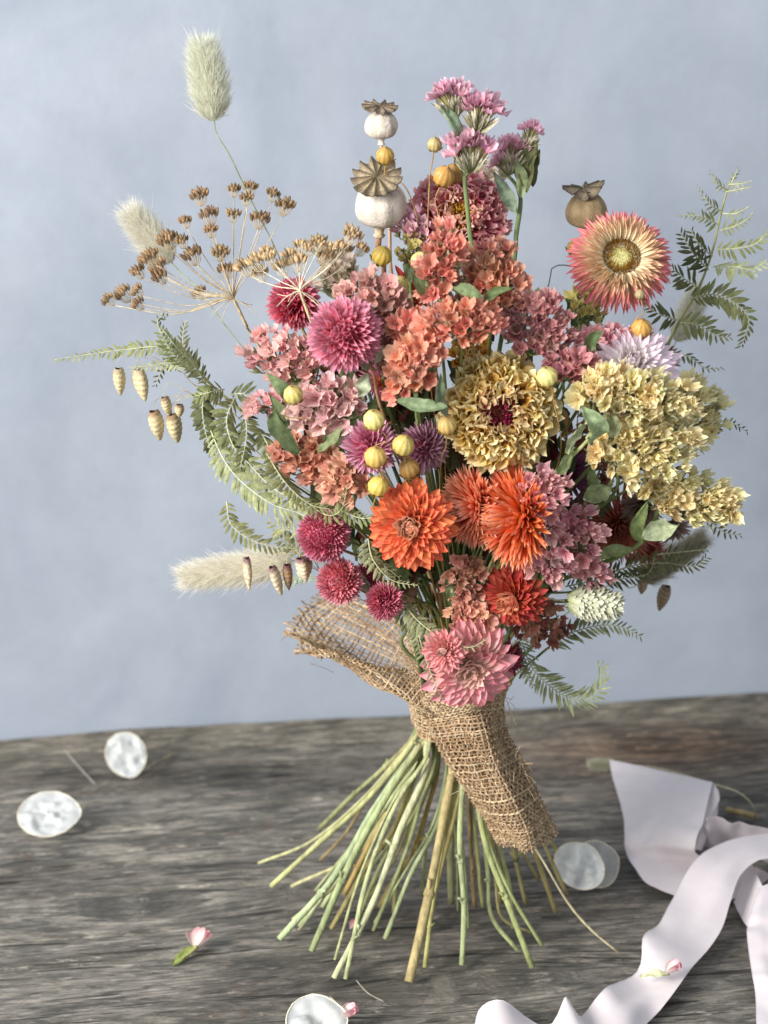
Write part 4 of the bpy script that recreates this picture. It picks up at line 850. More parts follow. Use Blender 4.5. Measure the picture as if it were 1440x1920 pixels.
statice('pink statice sprig in the middle of the lower right', 1010, 1012, 54, 34, 20, 20, 38, 'candy', b=-.014, bulge=12, mix='lightpink')
statice('separate deep pink statice sprig under the dull red flower', 1084, 1000, 34, 44, -10, 16, 38, 'candy', b=-.008, mix='mauve')
statice('small pink statice pair above the canary grass', 1104, 1070, 30, 18, 0, 7, 40, 'candy', b=-.01)
statice('pink statice florets left of the canary grass, under the middle sprig', 1028, 1062, 34, 26, 0, 10, 38, 'candy', b=-.012, mix='pink')
statice('peach brown statice spike under the orange flowers', 872, 1092, 34, 52, 0, 24, 36, 'peach', b=-.0, bulge=14, mix='brown', y=-.045, leaves=[(850, 1150, 835, 1085, 20, '77855c')])
statice('peach statice florets just above the pink strawflower', 884, 1158, 40, 28, 8, 15, 34, 'peach', y=-.048)
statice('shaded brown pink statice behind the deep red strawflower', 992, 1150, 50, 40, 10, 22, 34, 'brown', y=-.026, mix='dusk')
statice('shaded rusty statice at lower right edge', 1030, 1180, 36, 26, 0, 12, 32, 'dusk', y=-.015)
statice('small olive yellow statice flowers left of the open strawflower', 1100, 560, 26, 20, 0, 8, 34, 'olive', y=.012, leaves=[(1100, 640, 1062, 560, 34, '55663c')])
statice('tiny yellow green statice under the open strawflower', 1100, 584, 34, 16, 0, 9, 28, 'olive', y=-.008)
statice('rounded olive statice behind the mauve cluster', 1012, 570, 28, 16, 0, 8, 34, 'olive', y=.03)
statice('blurred cream statice behind the umbel, upper left', 632, 512, 34, 30, 0, 12, 42, 'blush', y=.05, leaves=[(640, 560, 600, 500, 52, 'c3c7a4', .0), (625, 540, 585, 470, 40, 'c9d0b4', .004)])
statice('blurred blush statice behind the pink top flowers', 905, 340, 34, 30, 0, 12, 38, 'blush', y=.06)
statice('pale lilac statice left of the red zinnia', 770, 432, 30, 26, 0, 9, 40, 'lilac', y=-.002, bracts=3, leaves=[(768, 530, 772, 470, 24, '8c9a74', -.006)])
statice('green statice calyces left of the red zinnia', 766, 468, 22, 24, 0, 8, 24, 'olive', y=-.008, bracts=5)
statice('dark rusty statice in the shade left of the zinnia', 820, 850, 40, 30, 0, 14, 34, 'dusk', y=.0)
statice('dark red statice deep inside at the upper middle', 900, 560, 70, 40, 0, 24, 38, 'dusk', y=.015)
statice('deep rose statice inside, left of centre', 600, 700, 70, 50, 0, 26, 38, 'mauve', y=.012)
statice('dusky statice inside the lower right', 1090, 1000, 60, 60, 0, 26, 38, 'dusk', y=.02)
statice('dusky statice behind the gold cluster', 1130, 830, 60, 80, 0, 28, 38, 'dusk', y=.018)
statice_tip('tall lilac pink statice with three frilly fans at the very top', [(840, 166, 64, -12, 74), (908, 192, 66, 14, 74), (882, 264, 76, 0, 78)], [(872, 330), (880, 430), (884, 520)], -.012, 'lilac', low=True, leaves=[(862, 262, 826, 196, 24, '8a9a7c'), (872, 320, 852, 268, 20, '8a9a7c')])
statice_tip('second lilac pink statice leaning right of the tallest one', [(999, 234, 40, 16, 60), (964, 268, 54, 6, 60), (942, 296, 46, -18, 50)], [(976, 372), (968, 440), (960, 520)], .004, 'lilac', low=True, leaves=[(968, 400, 926, 322, 26, '93a38a'), (985, 360, 1008, 262, 34, '6a6c48'), (978, 370, 965, 300, 22, '8f9c72'), (1000, 350, 1012, 280, 22, '5c5c3c')])

# -- flax
YB = ['d8c070', 'dccb8c', 'd0a03c']
flax('golden flax capsule hanging between the two white poppy pods', [(722, 292, 16, 'c8a052', 0)], -.012, mids=[P(760, 350, -.01), P(790, 440, 0), P(800, 560, .01)])
flax('pair of dark golden flax capsules above the red zinnia', [(832, 331, 19, 'c49a50', 0), (851, 325, 18, 'b08a48', .01)], -.01, mids=[P(822, 420, -.008), P(808, 520, .0)])
flax('small greenish flax capsule alone on a thin stem, left of the top statice', [(815, 271, 13, 'b0a06c', 0)], -.005, mids=[P(806, 330, -.004), P(802, 420, -.004), P(800, 540, .0)])
flax('golden flax capsule in front of the big poppy stem', [(716, 480, 18, 'ceac52', 0)], -.02, mids=[P(735, 570, -.015)])
flax('pale flax capsule just below the poppy stem', [(747, 537, 19, 'dcc878', 0)], -.03, mids=[P(765, 600, -.03), P(800, 680, -.03)])
flax('pale flax capsule against the salmon statice', [(788, 490, 17, 'e0cf86', 0)], -.03, mids=[P(800, 570, -.03)])
flax('pale cream flax capsule above the coral statice', [(789, 643, 18, 'e8dc9c', 0)], -.062, mids=[P(820, 700, -.055), P(830, 800, -.05)])
flax('flax capsule among the light pink statice on the left', [(550, 740, 17, 'dcc878', 0)], -.062, mids=[P(590, 790, -.055), P(680, 850, -.03)])
flax('upper flax capsule of the four left of the coral flower, over the magenta globe', [(701, 787, 18, 'dcca7e', 0)], -.075, mids=[P(704, 860, -.062)])
flax('flax capsule in front of the spiky magenta globe', [(704, 857, 19, 'd2b060', 0)], -.078, mids=[P(715, 900, -.06)])
flax('flax capsule left of the spiky purple globe', [(756, 835, 19, 'd8c470', 0)], -.072, mids=[P(775, 880, -.06), P(800, 960, -.04)])
flax('darker flax capsule below the one by the purple globe', [(767, 878, 18, 'bc9850', 0)], -.066, mids=[P(790, 930, -.05)])
flax('lowest golden flax capsule just above the coral strawflower', [(709, 912, 18, 'd4b45c', 0)], -.072, mids=[P(730, 960, -.055)])
flax('pale flax capsule on a bent stalk right of the yellow zinnia', [(1026, 706, 18, 'e4d488', 0)], -.062, mids=[P(1036, 740, -.062), P(1052, 840, -.05), P(1020, 920, -.03)])
flax('orange flax capsule below the open strawflower at right', [(1203, 616, 18, 'cf9c50', 0)], -.04, mids=[P(1190, 660, -.03)])
flax('tiny dry flax tip in front of the open strawflower', [(1200, 552, 9, 'a3946c', 0)], -.045, mids=[P(1192, 600, -.04), P(1180, 660, -.02)])
flax('brown flax capsule beside the tan poppy pod on an arched stalk', [(1078, 465, 15, 'a5843c', 0)], .03, mids=[P(1040, 500, .03), P(1022, 560, .03)], col='6c7a6c')
flax('yellow flax capsule pressed against the left side of the zinnia', [(838, 797, 17, 'd8bc70', 0)], -.06, mids=[P(828, 860, -.055), P(826, 930, -.04)])

# -- quaking grass
def quaking(label, sp, root, y, low=False, c1='d8c79c', c2='7a4a58', mids=()):
    r0 = P(root[0], root[1], y); th = stem_for(label, 'grass', 'quaking_grass', r0, nrm(r0-BIND), mids=mids, up=1.0, col='b3a67c', back=.006)
    for (x, yy, Ln, w, ang, *cc) in sp:
        p = P(x, yy, y+random.uniform(-.006, .002)); A = nrm(np.array([math.sin(R(ang)), -.1, -math.cos(R(ang))]))
        spikelet(th, p, A, mm(Ln), mm(w), *(cc or (c1, c2)))
        mb = MB(); up_ = p+np.array([(r0[0]-p[0])*.25, 0, mm(26)]); mb.tube(catmull([p+np.array([0, 0, .0002]), p+np.array([0, 0, mm(14)]), up_, r0], 16), mm(.7), 4, C('c9bb98')); part('stalk', mb, M_STEM, th)
    return th
quaking('two cream quaking grass heads hanging under the left fern', [(222, 690, 50, 30, 4), (258, 692, 60, 36, 12)], (345, 700), .0, mids=[P(420, 760, .005), P(520, 850, .01)], c2='b3a184')
quaking('cluster of four cream quaking grass heads below the left fern', [(288, 770, 56, 34, 12), (322, 776, 54, 36, 12), (308, 744, 36, 22, 15), (336, 758, 24, 24, 0)], (366, 742), .002, mids=[P(430, 800, .006), P(520, 880, .01)], c2='8a6a54')
quaking('purple tipped quaking grass heads over the cream bunny tail', [(462, 1045, 62, 21, 4), (510, 1062, 56, 23, 18), (538, 1058, 48, 24, 4, '9a7c5c', '5c3a3c'), (562, 1046, 46, 30, 14), (576, 1044, 46, 28, -6)], (600, 1072), -.03, mids=[P(690, 1130, -.02)], c1='e0cfae', c2='6c4050')
quaking('blurred brown quaking grass heads at lower right', [(1250, 1098, 52, 32, -16), (1206, 1086, 30, 26, -5)], (1220, 1050), .055, mids=[P(1120, 1090, .04)], c1='a08c6c', c2='6c5444')

# -- ferns
G1, G2, G3 = '84895c', 'a2a67a', '5e6240'
LN = (.2, -.9, .4)
fern('big curled fern frond reaching out to the far left', P(520, 880, -.03), [
 ([(350, 662, -.012), (300, 650, -.014), (240, 655, -.014), (170, 664, -.016), (98, 675, -.018)], 26, (.1, -.9, .3), (.2, -.3, .9), G1),
 ([(372, 700, -.012), (330, 668, -.02), (305, 630, -.024), (296, 600, -.022), (318, 592, -.018)], 30, (-.5, -.8, .2), (.5, -.7, .3), G1),
 ([(385, 715, -.012), (360, 680, -.022), (330, 650, -.03), (300, 610, -.03)], 34, (.5, -.8, .3), (.7, -.6, .3), G2),
 ([(392, 720, -.01), (366, 690, -.012), (345, 655, -.012), (344, 620, -.01), (350, 598, -.008)], 30, (-.3, -.9, .2), (-.6, -.6, .2), G3),
 ([(365, 690, -.01), (325, 680, -.008), (285, 686, -.008), (245, 690, -.01)], 24, (.1, -.8, .5), (.2, -.8, .5), G2),
 ([(340, 680, -.01), (308, 690, -.006), (290, 725, -.006)], 22, (.1, -.9, .0), (.3, -.9, .0), G3),
 ([(395, 720, -.012), (380, 760, -.02), (388, 820, -.024), (412, 882, -.022)], 34, (.1, -1, .1), (.0, -1, .1), G3, dict(width=.4, taper=(.6, 1, .15))),
 ([(420, 730, -.014), (395, 735, -.024), (360, 745, -.026)], 36, (.1, -.9, .4), (.2, -.8, .5), G1),
 ([(440, 745, -.014), (425, 790, -.026), (440, 840, -.03), (475, 870, -.028)], 40, (.6, -.8, .2), (.3, -.9, .2), G1),
 ([(460, 770, -.014), (462, 820, -.03), (450, 880, -.034)], 38, (-.3, -.9, .3), (.3, -.9, .2), G3),
 ([(430, 740, -.01), (460, 740, -.014), (478, 770, -.016)], 34, (.2, -.8, .5), (.2, -.9, .2), G3),
 ([(480, 800, -.016), (500, 830, -.026), (515, 880, -.03)], 36, (.4, -.9, .2), (.4, -.9, .2), G1)],
 rachis=[(520, 880, -.02), (470, 790, -.012), (400, 725, -.01), (350, 675, -.008), (300, 650, -.01), (260, 655, -.012)], low=True)
fern('light green fern frond arching along the left side', P(600, 975, -.04), [
 ([(392, 800, -.022), (420, 862, -.03), (455, 905, -.036), (510, 945, -.042), (560, 962, -.044), (610, 985, -.05), (648, 962, -.056)], 42, (.25, -.95, .25), (.3, -.8, .6), G2, dict(sides=(1, -1), pale='d8dcb0')),
 ([(400, 800, -.01), (450, 850, -.026), (500, 905, -.034), (545, 935, -.042), (600, 962, -.05)], 38, (.45, -.85, .3), (.2, -.9, .4), G2, dict(pale='d4d8ac')),
 ([(500, 850, -.03), (535, 905, -.046), (580, 945, -.054), (620, 955, -.058)], 40, (.7, -.6, .4), (.5, -.7, .5), G1),
 ([(560, 930, -.044), (610, 965, -.056), (640, 955, -.062), (652, 905, -.066)], 28, (.5, -.7, .5), (.4, -.7, .2), G1),
 ([(640, 958, -.055), (680, 972, -.06), (722, 964, -.066)], 24, (.2, -.8, .6), (.1, -.8, .6), G1, dict(taper=(.8, 1, .15))),
 ([(425, 940, -.01), (435, 985, -.016), (485, 1018, -.02), (560, 1030, -.02)], 32, (.1, -.9, .4), (.4, -.8, .4), G1),
 ([(560, 1000, -.012), (520, 985, -.012), (505, 975, -.012)], 34, (.1, -.9, .3), (.1, -.9, .3), G2),
 ([(575, 1035, -.01), (540, 1020, -.012), (512, 1000, -.012)], 34, (.1, -.9, .3), (.1, -.9, .3), G2),
 ([(600, 1085, .0), (560, 1082, .0), (520, 1105, -.002)], 26, (.1, -.9, .3), (.1, -.9, .3), 'a9b596')],
 rachis=[(600, 975, -.04), (540, 930, -.03), (480, 870, -.016), (430, 810, -.01)], low=True)
fern('upright fern frond with long side leaflets at the upper right', P(1232, 690, .04), [
 ([(1338, 500, .03), (1375, 500, .02), (1410, 505, .016), (1436, 492, .014)], 37, (.0, -.8, .6), (.0, -.6, .8), G2),
 ([(1342, 468, .03), (1380, 466, .022), (1415, 458, .02), (1440, 436, .016)], 31, (.0, -.9, .4), (.0, -.7, .7), G1),
 ([(1352, 432, .03), (1378, 424, .024), (1402, 410, .022), (1414, 394, .022)], 26, (.0, -.9, .4), (.0, -.7, .7), G1, dict(taper=(1, .8, .1))),
 ([(1356, 400, .03), (1380, 400, .026), (1406, 386, .024)], 20, (.0, -.9, .4), (.0, -.7, .7), G1, dict(taper=(1, .8, .1))),
 ([(1362, 360, .03), (1390, 354, .026), (1412, 350, .024)], 12, (.0, -.9, .4), (.0, -.7, .7), G2),
 ([(1366, 346, .03), (1392, 344, .026), (1410, 338, .024)], 11, (.0, -.9, .4), (.0, -.7, .7), G2),
 ([(1372, 342, .03), (1380, 326, .028), (1386, 312, .026)], 12, (.2, -.9, .2), (.2, -.9, .2), G1),
 ([(1364, 356, .03), (1346, 345, .026), (1331, 322, .024)], 18, (.1, -.9, .4), (.2, -.9, .4), G2),
 ([(1352, 395, .03), (1330, 382, .026), (1306, 346, .024)], 23, (.1, -.9, .4), (.2, -.9, .4), G1, dict(taper=(1, .7, .15))),
 ([(1345, 420, .03), (1310, 405, .026), (1266, 404, .024)], 26, (.1, -.9, .4), (.2, -.8, .5), G1, dict(taper=(1, .7, .12))),
 ([(1336, 480, .03), (1312, 460, .024), (1296, 432, .024)], 37, (.1, -.9, .4), (.2, -.8, .5), G3),
 ([(1328, 505, .03), (1300, 475, .022), (1276, 436, .022)], 39, (.1, -.9, .4), (.2, -.8, .5), G3),
 ([(1310, 540, .03), (1280, 520, .024), (1262, 505, .022)], 42, (.1, -.9, .4), (.2, -.8, .5), G3),
 ([(1295, 560, .03), (1338, 552, .022), (1380, 570, .016), (1404, 600, .014), (1390, 650, .014)], 42, (.0, -.9, .4), (.4, -.8, .2), G1),
 ([(1275, 605, .032), (1310, 610, .024), (1345, 630, .02), (1370, 632, .018)], 42, (.0, -.9, .4), (.1, -.9, .3), G1, dict(taper=(.8, 1, .2))),
 ([(1270, 600, .032), (1238, 590, .026), (1215, 575, .024)], 39, (.1, -.9, .4), (.2, -.8, .5), G3),
 ([(1245, 660, .034), (1290, 668, .03), (1322, 690, .028), (1356, 690, .028)], 23, (.0, -.5, .9), (.0, -.5, .9), G3)],
 rachis=[(1232, 690, .04), (1270, 610, .034), (1310, 540, .03), (1336, 470, .03), (1352, 400, .03), (1366, 350, .03), (1376, 330, .03)], low=True)
fern('dark fern tip behind the yellow statice, pointing right', P(1290, 810, .0), [
 ([(1310, 815, .0), (1345, 798, .0), (1375, 795, .0), (1402, 810, .0)], 22, (.0, -.8, .5), (.0, -.8, .5), '4c4a34', dict(width=.24)),
 ([(1240, 880, .0), (1262, 880, .0), (1282, 888, .0)], 16, (.0, -.8, .5), (.0, -.8, .5), '4c4a34', dict(width=.24)),
 ([(1330, 975, .0), (1358, 998, .0), (1390, 1004, .0)], 22, (.0, -.8, .5), (.0, -.8, .5), G3)])
fern('dark fern spray spreading right below the yellow statice', P(1090, 1095, .02), [
 ([(1060, 1100, .01), (1110, 1090, .006), (1160, 1086, .004), (1215, 1075, .004), (1228, 1040, .0)], 34, (.0, -.9, .5), (.0, -.9, .4), G3, dict(width=.22)),
 ([(1120, 1085, .01), (1190, 1060, .008), (1250, 1056, .006), (1300, 1062, .004), (1326, 1045, .0)], 36, (.0, -.9, .5), (.0, -.9, .5), '70744c', dict(width=.22)),
 ([(1230, 1040, .012), (1280, 1035, .01), (1326, 1030, .01)], 26, (.0, -.9, .5), (.0, -.9, .5), G3, dict(width=.22))], low=True)
fern('green fern tip pointing right under the canary grass', P(1030, 1215, .0), [
 ([(1030, 1210, .0), (1075, 1185, -.008), (1130, 1172, -.012), (1172, 1178, -.014), (1202, 1194, -.014)], 42, (.0, -.95, .35), (.0, -.9, .5), '90956c', dict(width=.2, taper=(.7, 1, .3), sides=(1, -1)))])
fern('curled fern tip hooking upward at lower right over the table edge', P(960, 1190, .0), [
 ([(975, 1195, .0), (1000, 1255, -.01), (1050, 1300, -.018), (1095, 1312, -.022), (1124, 1290, -.022), (1126, 1248, -.02)], 44, (.55, -.8, .3), (-.8, -.55, .2), '9fa47a', dict(width=.15, taper=(.6, 1, .6), spacing=7.5, pale='c4cf9c')),
 ([(965, 1200, .0), (975, 1245, -.004), (1000, 1288, -.004)], 26, (.1, -.9, .2), (.1, -.9, .2), G3)])
fern('short fern tip crossing in front of the stems below the pink globes', P(680, 1010, -.05), [
 ([(690, 1010, -.055), (700, 1050, -.06), (735, 1088, -.064), (786, 1098, -.068)], 34, (.4, -.8, .4), (.3, -.8, .5), '9ca078', dict(taper=(.9, .8, .15))),
 ([(670, 1035, -.05), (720, 1062, -.055), (750, 1084, -.058)], 28, (.2, -.8, .5), (.2, -.8, .5), G1)])
fern('fern tips trailing over the pink strawflower at the knot', P(760, 1120, -.04), [
 ([(755, 1130, -.05), (785, 1165, -.058), (830, 1198, -.066), (880, 1214, -.07), (918, 1195, -.072)], 30, (.3, -.8, .5), (.2, -.6, .8), '9a9e76', dict(taper=(.9, .9, .15))),
 ([(770, 1130, -.045), (785, 1190, -.058), (800, 1240, -.066), (815, 1280, -.068), (832, 1316, -.066)], 26, (.2, -.95, .2), (.5, -.8, .1), '999c74'),
 ([(730, 1120, -.035), (775, 1180, -.045), (790, 1230, -.05)], 30, (.2, -.9, .4), (.2, -.9, .2), G3)])

# -- loose leafy stems that fill the inside of the bouquet
def leafy(label, pts, y, leaves, col, low=False, up=3):
    ps = [P(a, b, y) for a, b in pts]; th = stem_for(label, 'leafy stem', 'leafy_stem', ps[0], nrm(ps[0]-ps[1]), mids=ps[1:], up=up, col=col, low=low, back=.004)
    for (x0, y0, x1, y1, w, h) in leaves: leaf(th, P(x0, y0, y-.001), P(x1, y1, y-.005), mm(w), h)
leafy('winged pale green stem forking right of the yellow zinnia', [(1142, 770), (1098, 830), (1040, 886), (1000, 930)], -.052, [(1076, 838, 1040, 888, 26, 'a3b07c'), (1098, 822, 1140, 775, 10, 'a3b07c')], 'a8ad78')
leafy('pale green stem with a toothed leaf below the gold statice', [(1150, 900), (1120, 935), (1060, 1000)], -.03, [(1095, 935, 1146, 912, 40, 'a9b686'), (1120, 930, 1105, 880, 22, '93a070')], '8c9a62')
leafy('green leafy stem in front of the left ferns', [(530, 770), (560, 850), (640, 960)], -.03, [(545, 835, 520, 770, 40, '5c6c46'), (600, 900, 560, 850, 26, '6c7a50'), (560, 800, 505, 740, 20, '7d8c60')], '6f7c4c')
leafy('thin dry twig curling right of the yellow zinnia', [(1052, 772), (1062, 815), (1045, 900)], -.03, [(1064, 812, 1050, 764, 9, 'b08c64')], 'a07c54')
for i in range(26):
    a = random.uniform(0, 6.28); q = math.sqrt(random.random()); x = 870+300*q*math.cos(a); yy = 800+290*q*math.sin(a); yv = D(x, yy, random.uniform(.035, .06))
    L_ = []
    for k in range(7):
        xx = x+random.uniform(-50, 50); y2 = yy+random.uniform(-10, 90); L_.append((xx, y2+30, xx+random.uniform(-45, 45), y2-random.uniform(20, 60), random.uniform(20, 36), random.choice(['5c6844', '46522f', '6e7a54', '57402c', '5a2c26'])))
    leafy('dark green leafy filler stem inside the bouquet', [(x, yy), (x*.6+860*.4, yy*.5+1120*.5)], yv, L_, '5c6844', up=3)
for o in scene.objects:
    if o.get('label') == 'dark green leafy filler stem inside the bouquet': o['group'] = 'filler stems inside the bouquet'
# stems left without a flower of their own
while LOWI[0] < len(LOW):
    i = LOWI[0]; x = 760+((i*53) % 200); p = P(x, 1120+(i*37) % 60, random.uniform(-.02, .03))
    stem_for('bare cut stem ending at the foot of the bouquet', 'stem', 'cut_stem', p, np.array([0, 0, 1.]), up=4, col='6f7a50', group='bare stems')
# ================================================================== burlap wrap
JC = [C('ac9274'), C('bca284'), C('987c5e'), C('c6b090')]
def build_burlap():
    th = thing('burlap_wrap', 'tan woven burlap strip knotted round the stems, one flared tail, one hanging tail', 'burlap', tuple(BIND))
    # flared tail at upper left
    def row(*p): return [P(*q) for q in p]
    secs = [row((628, 1106, .055), (572, 1138, .05), (548, 1180, .036), (556, 1218, .014), (598, 1228, -.010)),
            row((672, 1130, .045), (640, 1170, .046), (618, 1215, .034), (622, 1248, .008), (650, 1232, -.014)),
            row((725, 1162, .036), (702, 1200, .040), (684, 1248, .026), (694, 1274, .0), (712, 1240, -.018)),
            row((778, 1200, .024), (762, 1240, .028), (750, 1280, .016), (756, 1300, -.004), (772, 1262, -.018)),
            row((812, 1262, .0), (800, 1285, .006), (788, 1310, .004), (792, 1334, -.006), (818, 1312, -.014))]
    mb = MB(); weave(mb, loft(secs), 32, 42, .00047, .00040, JC, fray=(.07, 0), jit=.07, crease=(.011, 3)); part('flared_tail', mb, M_JUTE, th, kind='stuff')
    # collar round the stems, two overlapping turns
    def collar(z0, z1, r0, r1, sd, tilt=0.0, a0=0, flare=0):
        def f(u, v):
            u = np.asarray(u, float); v = np.asarray(v, float); u, v = np.broadcast_arrays(u, v); a = u*2*math.pi+a0
            wr = (vnoise(u*9+sd, v*1.5+sd, 90)-.5)*.0035+(vnoise(u*26+sd, v*2+sd, 91)-.5)*.0012
            r = r0+(r1-r0)*v+wr+flare*v**3
            return np.stack([BIND[0]+np.cos(a)*r*1.02, BIND[1]+np.sin(a)*r*.92, BIND[2]+z0+(z1-z0)*v+tilt*np.cos(a)+wr*.5], -1)
        return f
    mb = MB(); weave(mb, collar(-.010, .009, .0195, .0195, 3, .001), 74, 13, .00050, .00028, JC)
    weave(mb, collar(-.004, .016, .0212, .0225, 8, .0015, flare=.004), 78, 13, .00048, .00028, JC); part('collar', mb, M_JUTE, th, kind='stuff')
    # twisted fold in front
    secs = [row((792, 1318, -.012), (800, 1300, -.026), (830, 1296, -.030)), row((830, 1345, -.022), (845, 1322, -.034), (872, 1300, -.034)), row((880, 1352, -.026), (892, 1330, -.038), (905, 1302, -.034)), row((930, 1352, -.018), (938, 1325, -.026), (938, 1298, -.022))]
    mb = MB(); weave(mb, loft(secs), 26, 12, .00050, .00030, JC); part('knot_fold', mb, M_JUTE, th, kind='stuff')
    # tail down the right side, rolled toward its edges
    secs = [row((800, 1352, -.004), (838, 1348, -.026), (885, 1340, -.036), (925, 1334, -.030), (948, 1330, -.006)),
            row((822, 1392, -.004), (858, 1396, -.028), (900, 1392, -.040), (932, 1384, -.034), (952, 1372, -.008)),
            row((852, 1446, -.006), (888, 1450, -.030), (926, 1446, -.044), (950, 1434, -.038), (970, 1418, -.012)),
            row((892, 1510, -.010), (922, 1512, -.034), (956, 1508, -.048), (978, 1496, -.042), (996, 1478, -.016)),
            row((922, 1556, -.012), (948, 1562, -.034), (980, 1560, -.048), (1002, 1546, -.042), (1020, 1526, -.018)),
            row((934, 1578, -.010), (960, 1590, -.030), (990, 1590, -.044), (1018, 1580, -.04), (1038, 1560, -.02))]
    mb = MB(); weave(mb, loft(secs), 42, 30, .00048, .00046, JC, fray=(0, .04), jit=.05, crease=(.005, 5)); part('hanging_tail', mb, M_JUTE, th, kind='stuff')
    # second, inner layer of the folded tail
    secs2 = [[p+np.array([-.001, .006, -.001]) for p in r_] for r_ in secs[:5]]
    mb = MB(); weave(mb, loft(secs2), 32, 20, .00062, .0004, JC); part('hanging_tail_inner_layer', mb, M_JUTE, th, kind='stuff')
    # stray fibres
    mb = MB()
    for i in range(70):
        x, y, yy = random.choice([(random.uniform(545, 640), random.uniform(1110, 1245), .02), (random.uniform(900, 960), random.uniform(1300, 1330), -.02), (random.uniform(925, 1035), random.uniform(1545, 1590), -.035), (random.uniform(860, 1000), random.uniform(1380, 1500), -.044)])
        p = P(x, y, yy); d = np.array([random.gauss(0, 1), random.gauss(-.3, .6), random.gauss(0, 1)])*.0028; mb.tube(catmull([p, p+d, p+d*1.8+np.array([0, 0, -.001])], 6), .00012, 4, random.choice(JC), cap=False)
    part('stray_fibres', mb, M_JUTE, th, kind='stuff')
build_burlap()

# ================================================================== things on the table
def coin(label, px, py, rx, ry, rot, tilt, h=.003, stalk=None, name='honesty_seed_disc', col='f0f4f4'):
    c = T(px, py, h); th = thing(name, label, 'seed disc', tuple(T(px, py, .0)))
    A = nrm(np.array(tilt)); U, V, A = frame(A, R(rot)); n, m = 12, 40; a = np.linspace(0, 2*math.pi, m, endpoint=False); s = px*.37
    # radii are real sizes; the disc lies tilted on the table
    g = np.zeros((n, m, 3)); cc = np.zeros((n, m, 3))
    for i in range(n):
        q = (i+.001)/(n-1.0); e = 1+.10*np.clip(np.cos(a), 0, 1)**10*q; x = np.cos(a)*q*mm(rx)*e; y = np.sin(a)*q*mm(ry)
        w = (vnoise(x*260+s+20, y*260+s+20, 95)-.5)*.0056*(1-q**6)+(vnoise(x*900+s+50, y*900+50, 96)-.5)*.0008
        g[i] = c+np.outer(x, U)+np.outer(y, V)+np.outer(w, A); cc[i] = C(col)*(.9+.18*vnoise(x*420+s, y*420+90, 97))[:, None]
    mb = MB(); mb.grid(g, cc, close=True); part('membrane', mb, M_COIN, th)
    rim = np.concatenate([g[-1], g[-1][:1]]); mb = MB(); mb.tube(rim, mm(1.3), 6, C('e8e0cc'), cap=False); part('rim', mb, M_SEED, th)
    if stalk:
        p = c+U*mm(rx)*1.08; mb = MB(); mb.tube(catmull([p, (p+T(stalk[0], stalk[1], .002))/2+np.array([0, 0, .001]), T(stalk[0], stalk[1], .001)], 8), mm(1.2), 5, C('c3b690')); part('stalk', mb, M_STEM, th)
    return th
coin('silvery oval honesty seed disc at the far left edge, nearer than its neighbour', 90, 1526, 66, 62, 8, (0, -.45, .9), h=.010, stalk=(165, 1503))
coin('round silvery honesty seed disc at the back left, near the wall', 236, 1414, 52, 46, -70, (.1, -.8, .6), h=.012, stalk=(330, 1410))
coin('small bluish honesty seed disc leaning on the thin stems at right', 1086, 1624, 44, 56, 65, (-.25, -.80, .5), h=.014)
coin('see through grey honesty seed disc behind the leaning bluish one', 1119, 1620, 44, 50, 20, (.1, -.8, .6), h=.011, col='c9c8c4')
coin('honesty seed disc cut off by the bottom edge beside a pink bud', 592, 1918, 54, 62, 20, (0, -.45, .9), h=.008, stalk=(618, 1868))

def ribbon_strip(th, rows, nm, nv=14, rip=.0009, seed=0):
    """rows: (x, y, height) of one edge and (x, y, height) of the other"""
    A = catmull([T(*r_[0]) for r_ in rows], 70); B = catmull([T(*r_[1]) for r_ in rows], 70); v = np.linspace(0, 1, nv); g = A[:, None]*(1-v)[None, :, None]+B[:, None]*v[None, :, None]
    n = np.cross(np.gradient(g, axis=0), np.gradient(g, axis=1)); n /= np.linalg.norm(n, axis=2, keepdims=True)+1e-12
    u = np.linspace(0, 1, 70); Uu, Vv = np.meshgrid(u, v, indexing='ij')
    w = (vnoise(Uu*14+seed, Vv*1.3+seed, 101)-.5)*rip*5+(vnoise(Uu*5+seed, Vv*3+seed, 102)-.5)*rip*4; g = g+n*w[..., None]
    mb = MB(); mb.grid(g, C('e2d9dc')); mb.tube(g[:, 0], .00016, 5, C('e2dade'), cap=False); mb.tube(g[:, -1], .00016, 5, C('e2dade'), cap=False); part(nm, mb, M_SILK, th)
